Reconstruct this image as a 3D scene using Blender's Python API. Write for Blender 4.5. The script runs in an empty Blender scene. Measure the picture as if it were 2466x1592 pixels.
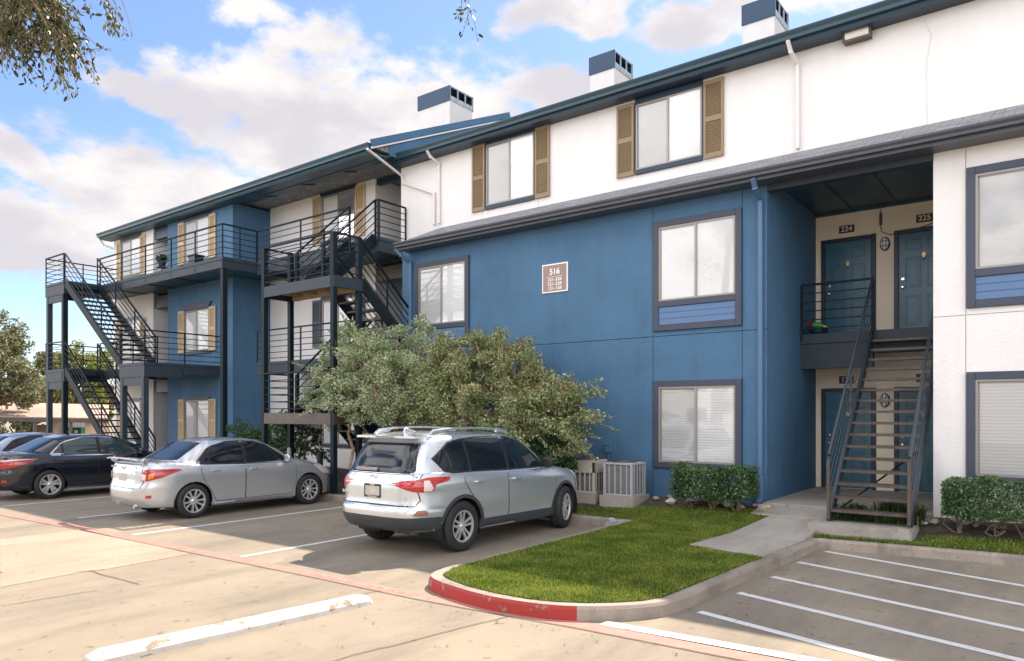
import bpy, bmesh, math, random
import numpy as np
from mathutils import Vector, Matrix
from mathutils.bvhtree import BVHTree
rnd = random.Random(7)
rad = math.radians
sc = bpy.context.scene
col = sc.collection

# ------------------------------------------------------------------ camera
YAW, FPX, CX, HY, CAMH = rad(37.4), 1737., 1233., 993., 2.05
cam = bpy.data.objects.new('camera', bpy.data.cameras.new('camera'))
col.objects.link(cam)
cam.location = (0, 0, CAMH)
cam.rotation_euler = (rad(90), 0, YAW)
cam.data.sensor_width = 36
cam.data.lens = 36 * FPX / 2466
cam.data.shift_y = (HY - 796) / 2466
cam.data.clip_start = .1
cam.data.clip_end = 2000
sc.camera = cam

# ------------------------------------------------------------------ light
SUNV = Vector((-.13, 1, 1.25)).normalized()
sl = bpy.data.lights.new('sun', 'SUN')
sl.energy = 3.1
sl.angle = rad(.5)
sl.color = (1, .84, .68)
sun = bpy.data.objects.new('sun', sl)
col.objects.link(sun)
sun.rotation_euler = (-SUNV).to_track_quat('-Z', 'Y').to_euler()
sc.view_settings.view_transform = 'Standard'
sc.view_settings.look = 'None'
sc.view_settings.gamma = 1
sc.view_settings.exposure = 1.72
SKY_STRENGTH = .12
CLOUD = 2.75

def setup_world():
    w = bpy.data.worlds.new('World'); sc.world = w; w.use_nodes = True
    nt = w.node_tree; nt.nodes.clear(); N = nt.nodes.new; L = nt.links.new
    def math_(op, a, b=None, c=None, clamp=False):
        n = N('ShaderNodeMath'); n.operation = op; n.use_clamp = clamp
        for i, v in enumerate((a, b, c)):
            if v is None: continue
            if isinstance(v, (int, float)): n.inputs[i].default_value = v
            else: L(v, n.inputs[i])
        return n.outputs[0]
    sky = N('ShaderNodeTexSky'); sky.sky_type = 'NISHITA'; sky.sun_disc = False
    sky.sun_elevation = math.asin(SUNV.z)
    sky.sun_rotation = math.atan2(SUNV.x, SUNV.y)
    sky.air_density = 1.0; sky.dust_density = .3; sky.ozone_density = 2.5
    tc = N('ShaderNodeTexCoord'); sep = N('ShaderNodeSeparateXYZ'); L(tc.outputs['Generated'], sep.inputs[0])
    x, y, z = sep.outputs
    az = math_('ARCTAN2', x, y)             # 0 = +Y, positive to +X
    el = math_('ARCSINE', z)
    def noise(scale, detail, rough, off=0, stretch=1.6):
        mp = N('ShaderNodeMapping'); mp.inputs['Scale'].default_value = (1, 1, stretch); mp.inputs['Location'].default_value = (off, off * .7, off * .3)
        L(tc.outputs['Generated'], mp.inputs[0])
        n = N('ShaderNodeTexNoise'); n.inputs['Scale'].default_value = scale; n.inputs['Detail'].default_value = detail; n.inputs['Roughness'].default_value = rough
        L(mp.outputs[0], n.inputs['Vector']); return n.outputs['Fac']
    # cloud banks as (azimuth, elevation, half-width, half-height) in degrees
    banks = []
    for (px, py, rx, ry) in CLOUDS:
        u = (px * 1.0335 - CX) / FPX
        a = math.atan(u); e = math.atan((HY - py * 1.0335) / FPX * math.cos(a))
        k = 1.0335 / FPX * math.cos(a) ** 2
        banks.append((a - YAW, e, rx * k, ry * k))
    n1 = noise(6.0, 12, .60, 3.1); n2 = noise(3.2, 6, .55, 8.4)
    wob = math_('MULTIPLY', math_('SUBTRACT', n2, .5), .16)
    val = None
    for (a, e, ra, re) in banks:
        q = math_('ADD', math_('POWER', math_('MULTIPLY', math_('SUBTRACT', math_('ADD', az, wob), a), 1 / ra), 2.),
                  math_('POWER', math_('MULTIPLY', math_('SUBTRACT', math_('SUBTRACT', el, wob), e), 1 / re), 2.))
        b = math_('SUBTRACT', 1., math_('SQRT', q))
        val = b if val is None else math_('MAXIMUM', val, b)
    # everywhere else: scattered fair-weather cloud
    front = math_('GREATER_THAN', math_('COSINE', math_('ADD', az, YAW)), .55)
    gen = math_('SUBTRACT', math_('MULTIPLY', math_('SUBTRACT', n2, .40), 3.), math_('MULTIPLY', front, 3.))
    val = math_('MAXIMUM', val, gen)
    dens = math_('ADD', math_('MAXIMUM', val, -.75), math_('MULTIPLY', math_('SUBTRACT', n1, .52), 2.3))
    n4 = noise(19, 9, .6, 1.7)
    dens = math_('ADD', dens, math_('MULTIPLY', math_('SUBTRACT', n4, .5), 1.0))
    mr = N('ShaderNodeMapRange'); mr.interpolation_type = 'SMOOTHSTEP'
    L(dens, mr.inputs[0]); mr.inputs[1].default_value = -.12; mr.inputs[2].default_value = .38
    n3 = noise(4.4, 7, .55, 5.2, 2.2)
    sh = N('ShaderNodeMapRange'); sh.interpolation_type = 'SMOOTHSTEP'
    L(math_('ADD', n3, math_('MULTIPLY', dens, -.10)), sh.inputs[0]); sh.inputs[1].default_value = .34; sh.inputs[2].default_value = .56
    cc = N('ShaderNodeMix'); cc.data_type = 'RGBA'
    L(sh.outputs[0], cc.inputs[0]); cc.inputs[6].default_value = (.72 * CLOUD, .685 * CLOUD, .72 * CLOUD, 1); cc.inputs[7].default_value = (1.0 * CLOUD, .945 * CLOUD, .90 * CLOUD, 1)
    # unseen clouds opposite the sun get an added boost to light the facade
    bk = N('ShaderNodeMapRange'); bk.interpolation_type = 'SMOOTHSTEP'; L(y, bk.inputs[0]); bk.inputs[1].default_value = .25; bk.inputs[2].default_value = -.5; bk.inputs[3].default_value = 1.; bk.inputs[4].default_value = BACK_CLOUD_BOOST
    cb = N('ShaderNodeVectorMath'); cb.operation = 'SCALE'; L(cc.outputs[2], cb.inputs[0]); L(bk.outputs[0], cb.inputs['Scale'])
    tint = N('ShaderNodeMix'); tint.data_type = 'RGBA'; tint.blend_type = 'MULTIPLY'; tint.inputs[0].default_value = 1
    L(sky.outputs[0], tint.inputs[6]); tint.inputs[7].default_value = SKYTINT
    mx = N('ShaderNodeMix'); mx.data_type = 'RGBA'
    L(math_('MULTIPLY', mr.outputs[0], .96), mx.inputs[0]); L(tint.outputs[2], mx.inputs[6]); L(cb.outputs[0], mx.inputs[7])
    bg = N('ShaderNodeBackground'); bg.inputs[1].default_value = SKY_STRENGTH
    out = N('ShaderNodeOutputWorld'); L(mx.outputs[2], bg.inputs[0]); L(bg.outputs[0], out.inputs[0])
BACK_CLOUD_BOOST = 3.8
SKYTINT = (.50, .505, .54, 1)
CLOUDS = [(650, 215, 310, 105), (960, 250, 400, 130), (1290, 190, 200, 75), (490, 205, 240, 85), (720, 330, 330, 130),
          (240, 400, 270, 150), (60, 510, 320, 140), (430, 460, 330, 150), (60, 590, 480, 70), (560, 25, 110, 45),
          (1340, 30, 200, 45), (1560, 60, 130, 45), (300, 190, 130, 60), (1900, -80, 300, 120), (20, 330, 90, 60)]
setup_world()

# ------------------------------------------------------------------ helpers
def at(px, py, Y):
    """point of the photograph lying in the plane of constant Y (real place in the world)"""
    u = (px - CX) / FPX; s, c = math.sin(YAW), math.cos(YAW)
    d = Y / (c + s * u)
    return (d * (-s + c * u), CAMH + (HY - py) * d / FPX)
def xat(px, Y): return at(px, 0, Y)[0]
def gnd(px, py, z=0):
    u = (px - CX) / FPX; s, c = math.sin(YAW), math.cos(YAW)
    d = FPX * (CAMH - z) / (py - HY)
    return (d * (-s + c * u), d * (c + s * u))
def zg(Y): return max(.142, min(.38, .142 + (Y - 11.85) * .238 / 1.15))
def gndl(px, py):
    z = .2
    for _ in range(30):
        p = gnd(px, py, z); z = .5 * z + .5 * zg(p[1])
    return (p[0], p[1], zg(p[1]))

def tag(o, label=None, cat=None, group=None, kind=None):
    if label: o['label'] = label
    if cat: o['category'] = cat
    if group: o['group'] = group
    if kind: o['kind'] = kind
    return o
def empty(name, loc, label, cat, group=None, rz=0):
    o = bpy.data.objects.new(name, None); col.objects.link(o)
    o.location = loc; o.rotation_euler = (0, 0, rz); o.empty_display_size = .2
    return tag(o, label, cat, group)
def wm(o):
    m = Matrix.LocRotScale(o.location, o.rotation_euler, o.scale)
    return wm(o.parent) @ o.matrix_parent_inverse @ m if o.parent else m
def link(name, me, mats, parent=None, world=True):
    o = bpy.data.objects.new(name, me)
    for m in (mats if isinstance(mats, (list, tuple)) else [mats]): me.materials.append(m)
    col.objects.link(o)
    if parent is not None:
        o.parent = parent
        if world: o.matrix_parent_inverse = wm(parent).inverted()
    return o
def copy_tree(o, parent=None):
    c = o.copy(); col.objects.link(c)
    if parent is not None:
        c.parent = parent; c.matrix_parent_inverse = o.matrix_parent_inverse.copy()
    for ch in list(o.children): copy_tree(ch, c)
    return c

class MB:
    def __init__(s): s.v = []; s.f = []; s.m = []
    def add(s, vs, fs, mi=0):
        b = len(s.v); s.v += [tuple(p) for p in vs]; s.f += [tuple(b + i for i in f) for f in fs]; s.m += [mi] * len(fs); return s
    def box(s, x0, y0, z0, x1, y1, z1, mi=0):
        x0, x1 = min(x0, x1), max(x0, x1); y0, y1 = min(y0, y1), max(y0, y1); z0, z1 = min(z0, z1), max(z0, z1)
        return s.add([(x0, y0, z0), (x1, y0, z0), (x1, y1, z0), (x0, y1, z0), (x0, y0, z1), (x1, y0, z1), (x1, y1, z1), (x0, y1, z1)],
                     [(0, 3, 2, 1), (4, 5, 6, 7), (0, 1, 5, 4), (1, 2, 6, 5), (2, 3, 7, 6), (3, 0, 4, 7)], mi)
    def bar(s, a, b, w, h, mi=0, up=(0, 0, 1)):
        a, b = Vector(a), Vector(b); d = (b - a).normalized(); up = Vector(up)
        if abs(d.dot(up)) > .99: up = Vector((0, 1, 0))
        r = d.cross(up).normalized(); u = r.cross(d)
        o = [(-1, -1), (1, -1), (1, 1), (-1, 1)]
        vs = [p + r * (i * w / 2) + u * (j * h / 2) for p in (a, b) for i, j in o]
        return s.add(vs, [(3, 2, 1, 0), (4, 5, 6, 7), (0, 1, 5, 4), (1, 2, 6, 5), (2, 3, 7, 6), (3, 0, 4, 7)], mi)
    def tube(s, pts, r, n=8, mi=0, cap=True):
        pts = [Vector(p) for p in pts]; rs = r if isinstance(r, (list, tuple)) else [r] * len(pts)
        vs = []; ref = None
        for i, p in enumerate(pts):
            d = ((pts[min(i + 1, len(pts) - 1)] - pts[max(i - 1, 0)])).normalized()
            if ref is None: ref = Vector((0, 0, 1)) if abs(d.z) < .9 else Vector((1, 0, 0))
            a = d.cross(ref).normalized(); b = a.cross(d); ref = b
            for k in range(n):
                t = 2 * math.pi * k / n; vs.append(p + (a * math.cos(t) + b * math.sin(t)) * rs[i])
        fs = [(i * n + k, i * n + (k + 1) % n, (i + 1) * n + (k + 1) % n, (i + 1) * n + k) for i in range(len(pts) - 1) for k in range(n)]
        if cap: fs += [tuple(range(n - 1, -1, -1)), tuple((len(pts) - 1) * n + k for k in range(n))]
        return s.add(vs, fs, mi)
    def prism(s, poly, ext, mi=0):
        """poly: closed list of 3D points, extruded by vector ext"""
        n = len(poly); e = Vector(ext); P = [Vector(p) for p in poly]
        vs = P + [p + e for p in P]
        return s.add(vs, [tuple(range(n - 1, -1, -1)), tuple(range(n, 2 * n))] + [(i, (i + 1) % n, n + (i + 1) % n, n + i) for i in range(n)], mi)
    def lathe(s, prof, n=32, c=(0, 0, 0), axis='x', mi=0):
        vs = []
        for (r, h) in prof:
            for k in range(n):
                t = 2 * math.pi * k / n; a, b = r * math.cos(t), r * math.sin(t)
                p = {'x': (h, a, b), 'y': (a, h, b), 'z': (a, b, h)}[axis]
                vs.append((p[0] + c[0], p[1] + c[1], p[2] + c[2]))
        m = len(prof)
        return s.add(vs, [(i * n + k, i * n + (k + 1) % n, (i + 1) * n + (k + 1) % n, (i + 1) * n + k) for i in range(m - 1) for k in range(n)], mi)
    def sheet(s, poly, z, mi=0):
        zf = z if callable(z) else (lambda x, y: z)
        return s.add([(x, y, zf(x, y)) for x, y in poly], [tuple(range(len(poly)))], mi)
    def build(s, name, mats, parent=None, bevel=0, smooth=False, world=True, seg=1):
        me = bpy.data.meshes.new(name); me.from_pydata(s.v, [], s.f)
        for p, m in zip(me.polygons, s.m): p.material_index = m
        bm = bmesh.new(); bm.from_mesh(me); bmesh.ops.recalc_face_normals(bm, faces=bm.faces)
        if bevel: bmesh.ops.bevel(bm, geom=[e for e in bm.edges if len(e.link_faces) == 2 and e.calc_face_angle(0) > .6], offset=bevel, segments=seg, affect='EDGES', clamp_overlap=True)
        if smooth:
            for f in bm.faces: f.smooth = True
            for e in bm.edges:
                if len(e.link_faces) == 2 and e.calc_face_angle(0) > .7: e.smooth = False
        bm.to_mesh(me); bm.free(); me.update()
        return link(name, me, mats, parent, world)

def npmesh(name, V, F, mats, parent=None, smooth=False):
    """fast mesh from arrays; F is (n,k) with constant k"""
    me = bpy.data.meshes.new(name); n, k = F.shape
    me.vertices.add(len(V)); me.vertices.foreach_set('co', V.astype(np.float32).ravel())
    me.loops.add(n * k); me.loops.foreach_set('vertex_index', F.astype(np.int32).ravel())
    me.polygons.add(n); me.polygons.foreach_set('loop_start', np.arange(0, n * k, k, dtype=np.int32)); me.polygons.foreach_set('loop_total', np.full(n, k, dtype=np.int32))
    if smooth: me.polygons.foreach_set('use_smooth', np.ones(n, dtype=bool))
    me.update(calc_edges=True); me.validate()
    return link(name, me, mats, parent)

def text(name, body, size, loc, rot, mat, parent=None, depth=.002, bold=0., align='CENTER', sx=1., world=True):
    cu = bpy.data.curves.new(name, 'FONT'); cu.body = body; cu.size = size; cu.extrude = depth; cu.offset = bold
    cu.align_x = align; cu.align_y = 'CENTER'
    t = bpy.data.objects.new(name, cu); col.objects.link(t)
    dg = bpy.context.evaluated_depsgraph_get()
    me = bpy.data.meshes.new_from_object(t.evaluated_get(dg))
    col.objects.unlink(t); bpy.data.objects.remove(t)
    me.transform(Matrix.LocRotScale(Vector(loc), rot.to_quaternion() if hasattr(rot, 'to_quaternion') else Matrix(rot).to_quaternion(), Vector((1, 1, 1))) @ Matrix.Diagonal((sx, 1, 1, 1)))
    me.materials.clear()
    return link(name, me, mat, parent, world)
FRONT = Matrix(((1, 0, 0), (0, 0, -1), (0, 1, 0)))   # text facing -Y

# ------------------------------------------------------------------ materials
def mat(name, base, rough=.6, metal=0., coat=0., spec=.5, var=0., vscale=3., bump=0., bscale=40., bdist=.01, vcol=None, detail=5, dirt=None, streak=0.):
    m = bpy.data.materials.new(name); m.use_nodes = True; nt = m.node_tree; b = nt.nodes['Principled BSDF']; N = nt.nodes.new; L = nt.links.new
    b.inputs['Base Color'].default_value = (*base, 1); b.inputs['Roughness'].default_value = rough; b.inputs['Metallic'].default_value = metal
    b.inputs['Coat Weight'].default_value = coat; b.inputs['Coat Roughness'].default_value = .03; b.inputs['Specular IOR Level'].default_value = spec
    tc = N('ShaderNodeTexCoord')
    if var or vcol:
        n = N('ShaderNodeTexNoise'); n.inputs['Scale'].default_value = vscale; n.inputs['Detail'].default_value = detail; n.inputs['Roughness'].default_value = .6
        L(tc.outputs['Object'], n.inputs['Vector'])
        r = N('ShaderNodeValToRGB'); r.color_ramp.elements[0].position = .3; r.color_ramp.elements[1].position = .7
        c2 = vcol if vcol else tuple(min(1, c * (1 + var)) for c in base)
        c1 = base if vcol else tuple(c * (1 - var) for c in base)
        r.color_ramp.elements[0].color = (*c1, 1); r.color_ramp.elements[1].color = (*c2, 1)
        L(n.outputs['Fac'], r.inputs[0]); src = r.outputs[0]
        if dirt:   # dirt = (colour, scale, lo, hi)
            n2 = N('ShaderNodeTexNoise'); n2.inputs['Scale'].default_value = dirt[1]; n2.inputs['Detail'].default_value = 8; n2.inputs['Roughness'].default_value = .65
            L(tc.outputs['Object'], n2.inputs['Vector'])
            mr = N('ShaderNodeMapRange'); mr.inputs[1].default_value = dirt[2]; mr.inputs[2].default_value = dirt[3]; L(n2.outputs['Fac'], mr.inputs[0])
            mx = N('ShaderNodeMix'); mx.data_type = 'RGBA'; L(mr.outputs[0], mx.inputs[0]); L(src, mx.inputs[6]); mx.inputs[7].default_value = (*dirt[0], 1); src = mx.outputs[2]
        if streak:
            mp = N('ShaderNodeMapping'); mp.inputs['Scale'].default_value = (2.6, 2.6, .22); L(tc.outputs['Object'], mp.inputs[0])
            n3 = N('ShaderNodeTexNoise'); n3.inputs['Scale'].default_value = 1.6; n3.inputs['Detail'].default_value = 9; n3.inputs['Roughness'].default_value = .62; L(mp.outputs[0], n3.inputs['Vector'])
            mr = N('ShaderNodeMapRange'); mr.inputs[1].default_value = .46; mr.inputs[2].default_value = .72; mr.inputs[3].default_value = 1.; mr.inputs[4].default_value = 1 - streak; L(n3.outputs['Fac'], mr.inputs[0])
            mx = N('ShaderNodeMix'); mx.data_type = 'RGBA'; mx.blend_type = 'MULTIPLY'; mx.inputs[0].default_value = 1; L(src, mx.inputs[6]); L(mr.outputs[0], mx.inputs[7]); src = mx.outputs[2]
        L(src, b.inputs['Base Color'])
    if bump:
        n = N('ShaderNodeTexNoise'); n.inputs['Scale'].default_value = bscale; n.inputs['Detail'].default_value = 4
        L(tc.outputs['Object'], n.inputs['Vector'])
        bp = N('ShaderNodeBump'); bp.inputs['Strength'].default_value = bump; bp.inputs['Distance'].default_value = bdist
        L(n.outputs['Fac'], bp.inputs['Height']); L(bp.outputs[0], b.inputs['Normal'])
    return m
def leafmat(name, cols, rough=.5, trans=.25):
    m = bpy.data.materials.new(name); m.use_nodes = True; nt = m.node_tree; b = nt.nodes['Principled BSDF']; N = nt.nodes.new; L = nt.links.new
    g = N('ShaderNodeNewGeometry'); r = N('ShaderNodeValToRGB'); els = r.color_ramp.elements
    for i, c in enumerate(cols):
        e = els[i] if i < 2 else els.new(1)
        e.position = i / (len(cols) - 1); e.color = (*c, 1)
    for i, c in enumerate(cols): els[i].position = i / (len(cols) - 1); els[i].color = (*c, 1)
    tc = N('ShaderNodeTexCoord'); n = N('ShaderNodeTexNoise'); n.inputs['Scale'].default_value = 2.2; n.inputs['Detail'].default_value = 3
    L(tc.outputs['Object'], n.inputs['Vector'])
    mm = N('ShaderNodeMath'); mm.operation = 'MULTIPLY_ADD'; L(n.outputs['Fac'], mm.inputs[0]); mm.inputs[1].default_value = 1.3; mm.inputs[2].default_value = -.65
    m2 = N('ShaderNodeMath'); m2.operation = 'ADD'; m2.use_clamp = True; L(g.outputs['Random Per Island'], m2.inputs[0]); L(mm.outputs[0], m2.inputs[1])
    L(m2.outputs[0], r.inputs[0]); L(r.outputs[0], b.inputs['Base Color'])
    b.inputs['Roughness'].default_value = rough; b.inputs['Specular IOR Level'].default_value = .35
    t = N('ShaderNodeBsdfTranslucent'); L(r.outputs[0], t.inputs[0])
    mx = N('ShaderNodeMixShader'); mx.inputs[0].default_value = trans; L(b.outputs[0], mx.inputs[1]); L(t.outputs[0], mx.inputs[2])
    L(mx.outputs[0], nt.nodes['Material Output'].inputs[0])
    return m
def glassmat(name, tint=(.97, .98, .98), refl=.12, rough=.02):
    m = bpy.data.materials.new(name); m.use_nodes = True; nt = m.node_tree; nt.nodes.clear(); N = nt.nodes.new; L = nt.links.new
    t = N('ShaderNodeBsdfTransparent'); t.inputs[0].default_value = (*tint, 1)
    g = N('ShaderNodeBsdfGlossy'); g.inputs['Roughness'].default_value = rough
    lw = N('ShaderNodeLayerWeight'); lw.inputs[0].default_value = .25
    ma = N('ShaderNodeMath'); ma.operation = 'MULTIPLY_ADD'; ma.use_clamp = True; L(lw.outputs['Fresnel'], ma.inputs[0]); ma.inputs[1].default_value = .8; ma.inputs[2].default_value = refl
    mx = N('ShaderNodeMixShader'); L(ma.outputs[0], mx.inputs[0]); L(t.outputs[0], mx.inputs[1]); L(g.outputs[0], mx.inputs[2])
    o = N('ShaderNodeOutputMaterial'); L(mx.outputs[0], o.inputs[0]); return m
def stripemat(name, base, dark, period, axis=2, duty=.18):
    """fine horizontal slats: colour line plus bump"""
    m = bpy.data.materials.new(name); m.use_nodes = True; nt = m.node_tree; b = nt.nodes['Principled BSDF']; N = nt.nodes.new; L = nt.links.new
    tc = N('ShaderNodeTexCoord'); sp = N('ShaderNodeSeparateXYZ'); L(tc.outputs['Object'], sp.inputs[0])
    d = N('ShaderNodeMath'); d.operation = 'DIVIDE'; L(sp.outputs[axis], d.inputs[0]); d.inputs[1].default_value = period
    f = N('ShaderNodeMath'); f.operation = 'FRACT'; L(d.outputs[0], f.inputs[0])
    r = N('ShaderNodeValToRGB'); e = r.color_ramp.elements; e[0].position = 0; e[0].color = (*dark, 1); e[1].position = duty; e[1].color = (*base, 1)
    L(f.outputs[0], r.inputs[0]); L(r.outputs[0], b.inputs['Base Color'])
    bp = N('ShaderNodeBump'); bp.inputs['Strength'].default_value = .5; bp.inputs['Distance'].default_value = .01; L(f.outputs[0], bp.inputs['Height']); L(bp.outputs[0], b.inputs['Normal'])
    b.inputs['Roughness'].default_value = .6
    return m
def shinglemat(name, c1, c2, mortar, bw=.3, bh=.14, ycomp=1):
    m = bpy.data.materials.new(name); m.use_nodes = True; nt = m.node_tree; b = nt.nodes['Principled BSDF']; N = nt.nodes.new; L = nt.links.new
    tc = N('ShaderNodeTexCoord'); br = N('ShaderNodeTexBrick'); br.inputs['Scale'].default_value = 1
    br.inputs['Brick Width'].default_value = bw; br.inputs['Row Height'].default_value = bh; br.inputs['Mortar Size'].default_value = .008; br.inputs['Bias'].default_value = -.1
    br.inputs['Color1'].default_value = (*c1, 1); br.inputs['Color2'].default_value = (*c2, 1); br.inputs['Mortar'].default_value = (*mortar, 1)
    L(tc.outputs['Object'], br.inputs['Vector'])
    n = N('ShaderNodeTexNoise'); n.inputs['Scale'].default_value = 25; n.inputs['Detail'].default_value = 6; L(tc.outputs['Object'], n.inputs['Vector'])
    mx = N('ShaderNodeMix'); mx.data_type = 'RGBA'; mx.blend_type = 'OVERLAY'; mx.inputs[0].default_value = .6; L(br.outputs[0], mx.inputs[6]); L(n.outputs['Fac'], mx.inputs[7])
    L(mx.outputs[2], b.inputs['Base Color']); b.inputs['Roughness'].default_value = .9
    bp = N('ShaderNodeBump'); bp.inputs['Strength'].default_value = .6; bp.inputs['Distance'].default_value = .01; L(br.outputs['Fac'], bp.inputs['Height']); bp.invert = True; L(bp.outputs[0], b.inputs['Normal'])
    return m

M = {}
M['blue'] = mat('blue_stucco', (.058, .148, .258), .75, var=.13, vscale=.9, bump=.6, bscale=32, bdist=.022, detail=8, streak=.13)
M['white'] = mat('white_stucco', (.755, .745, .73), .8, var=.03, vscale=1.1, bump=.45, bscale=32, bdist=.018, detail=8, streak=.05)
M['passwall'] = mat('warm_white_stucco', (.90, .79, .63), .8, var=.03, vscale=1.5, bump=.4, bscale=50)
M['gutterteal'] = mat('teal_gutter_paint', (.016, .062, .092), .35, var=.08)
M['greywhite'] = mat('chimney_stucco', (.62, .62, .62), .8, var=.04, bump=.5, bscale=50)
M['backing'] = mat('seam_shadow_gap', (.02, .035, .06), .9)
M['slate'] = mat('slate_trim', (.042, .054, .085), .5, var=.08, vscale=8)
M['navy'] = mat('navy_trim', (.010, .030, .055), .4, var=.12, vscale=5)
M['teal'] = mat('teal_soffit', (.020, .066, .094), .42, var=.3, vscale=1.6)
M['fasc'] = mat('deck_fascia', (.024, .038, .054), .6, var=.15, vscale=6, bump=.1, bscale=30)
M['rail'] = mat('dark_rail_paint', (.007, .016, .022), .55, var=.15, vscale=6, spec=.2)
M['brownmetal'] = mat('weathered_stair_paint', (.075, .058, .048), .42, var=.3, vscale=7)
M['slaterail'] = mat('slate_rail_paint', (.032, .044, .058), .4)
M['wood'] = mat('bare_wood', (.34, .25, .16), .7, var=.25, vscale=9)
M['gutter'] = mat('gutter_paint', (.020, .055, .078), .35, var=.08)
M['lgutter'] = mat('slate_gutter_paint', (.070, .077, .095), .4, var=.08)
M['bluepipe'] = mat('blue_pipe_paint', (.075, .15, .27), .4)
M['whitepipe'] = mat('white_pipe_paint', (.72, .70, .68), .5)
M['tan'] = mat('tan_shutter', (.26, .19, .11), .6, var=.06)
M['cream'] = mat('cream_shutter', (.52, .40, .255), .6, var=.06)
M['taupe'] = mat('taupe_shutter', (.13, .105, .09), .6, var=.06)
M['slateshut'] = mat('slate_shutter', (.10, .12, .14), .6, var=.06)
M['alu'] = mat('aluminium_frame', (.30, .28, .25), .4, metal=.3)
M['blind'] = stripemat('white_blind', (.93, .93, .92), (.50, .51, .53), .052, 2, .20)
M['blindmini'] = stripemat('white_mini_blind', (.95, .95, .94), (.80, .81, .82), .026)
def screenmat():
    m = bpy.data.materials.new('insect_screen_mesh'); m.use_nodes = True; nt = m.node_tree; nt.nodes.clear(); N = nt.nodes.new; L = nt.links.new
    t = N('ShaderNodeBsdfTransparent'); d = N('ShaderNodeBsdfDiffuse'); d.inputs[0].default_value = (.05, .055, .06, 1); mx = N('ShaderNodeMixShader'); mx.inputs[0].default_value = .17
    L(t.outputs[0], mx.inputs[1]); L(d.outputs[0], mx.inputs[2]); o = N('ShaderNodeOutputMaterial'); L(mx.outputs[0], o.inputs[0]); return m
M['screen'] = screenmat()
M['glass'] = glassmat('window_glass', refl=.09)
M['siding'] = mat('blue_siding', (.09, .175, .33), .5)
M['shingle'] = shinglemat('grey_shingle', (.19, .195, .21), (.30, .30, .31), (.07, .07, .08))
M['tanshingle'] = shinglemat('tan_shingle', (.40, .29, .24), (.50, .38, .32), (.22, .15, .12), .3, .15)
M['concrete'] = None
M['brass'] = mat('brass', (.42, .33, .17), .35, metal=1)
M['chrome'] = mat('chrome', (.75, .75, .76), .12, metal=1)
M['signbrown'] = mat('sign_brown', (.075, .035, .025), .5)
M['signtaupe'] = mat('sign_taupe', (.30, .215, .185), .5)
M['signwhite'] = mat('sign_white', (.85, .85, .84), .5)
M['black'] = mat('black_plastic', (.015, .015, .016), .5)
M['rubber'] = mat('tyre_rubber', (.022, .022, .023), .75, var=.2, vscale=20)
M['bark'] = mat('bark', (.20, .145, .10), .9, var=.35, vscale=14, bump=.5, bscale=30)
M['palebark'] = mat('pale_bark', (.36, .25, .17), .9, var=.3, vscale=14, bump=.4, bscale=30)
M['soil'] = mat('soil', (.035, .030, .022), 1, var=.5, vscale=7, bump=1, bscale=35, bdist=.03, vcol=(.09, .08, .06))
M['rock'] = mat('river_rock', (.36, .30, .25), .8, var=.35, vscale=5, bump=.2, bscale=12)
M['wpaint'] = mat('white_line_paint', (.58, .59, .59), .7, var=.06, vscale=12, dirt=((.28, .25, .215), 9, .58, .75))

def concrete(name, c1, c2, stain, sc=1.):
    m = bpy.data.materials.new(name); m.use_nodes = True; nt = m.node_tree; b = nt.nodes['Principled BSDF']; N = nt.nodes.new; L = nt.links.new
    tc = N('ShaderNodeTexCoord')
    def ns(scale, det, ro, st=(1, 1, 1)):
        mp = N('ShaderNodeMapping'); mp.inputs['Scale'].default_value = st; L(tc.outputs['Object'], mp.inputs[0])
        n = N('ShaderNodeTexNoise'); n.inputs['Scale'].default_value = scale * sc; n.inputs['Detail'].default_value = det; n.inputs['Roughness'].default_value = ro; L(mp.outputs[0], n.inputs['Vector']); return n.outputs['Fac']
    def rng(v, a, b_):
        r = N('ShaderNodeMapRange'); r.inputs[1].default_value = a; r.inputs[2].default_value = b_; L(v, r.inputs[0]); return r.outputs[0]
    def mix(f, a, b_, bt='MIX'):
        x = N('ShaderNodeMix'); x.data_type = 'RGBA'; x.blend_type = bt; x.clamp_factor = True
        (L(f, x.inputs[0]) if not isinstance(f, float) else setattr(x.inputs[0], 'default_value', f))
        for i, v in ((6, a), (7, b_)):
            if isinstance(v, tuple): x.inputs[i].default_value = (*v, 1)
            else: L(v, x.inputs[i])
        return x.outputs[2]
    c = mix(rng(ns(.9, 8, .66), .36, .64), c1, c2)
    c = mix(rng(ns(.45, 9, .66, (2.2, .6, 1)), .46, .68), c, stain)                  # drive-lane stains run along Y
    sp = N('ShaderNodeMath'); sp.operation = 'MULTIPLY'; L(rng(ns(7, 3, .5), .64, .72), sp.inputs[0]); sp.inputs[1].default_value = .65
    c = mix(sp.outputs[0], c, tuple(v * .62 for v in stain))   # spots
    g = N('ShaderNodeMapRange'); g.inputs[1].default_value = .3; g.inputs[2].default_value = .7; g.inputs[3].default_value = .70; g.inputs[4].default_value = 1.26; L(ns(110, 4, .7), g.inputs[0])
    vm = N('ShaderNodeMix'); vm.data_type = 'RGBA'; vm.blend_type = 'MULTIPLY'; vm.inputs[0].default_value = 1; L(c, vm.inputs[6]); L(g.outputs[0], vm.inputs[7])
    L(vm.outputs[2], b.inputs['Base Color']); b.inputs['Roughness'].default_value = .85
    bp = N('ShaderNodeBump'); bp.inputs['Strength'].default_value = .3; bp.inputs['Distance'].default_value = .006; L(ns(90, 4, .6), bp.inputs['Height']); L(bp.outputs[0], b.inputs['Normal'])
    return m
M['concrete'] = concrete('lot_concrete', (.262, .226, .168), (.214, .186, .142), (.152, .134, .106))
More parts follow.
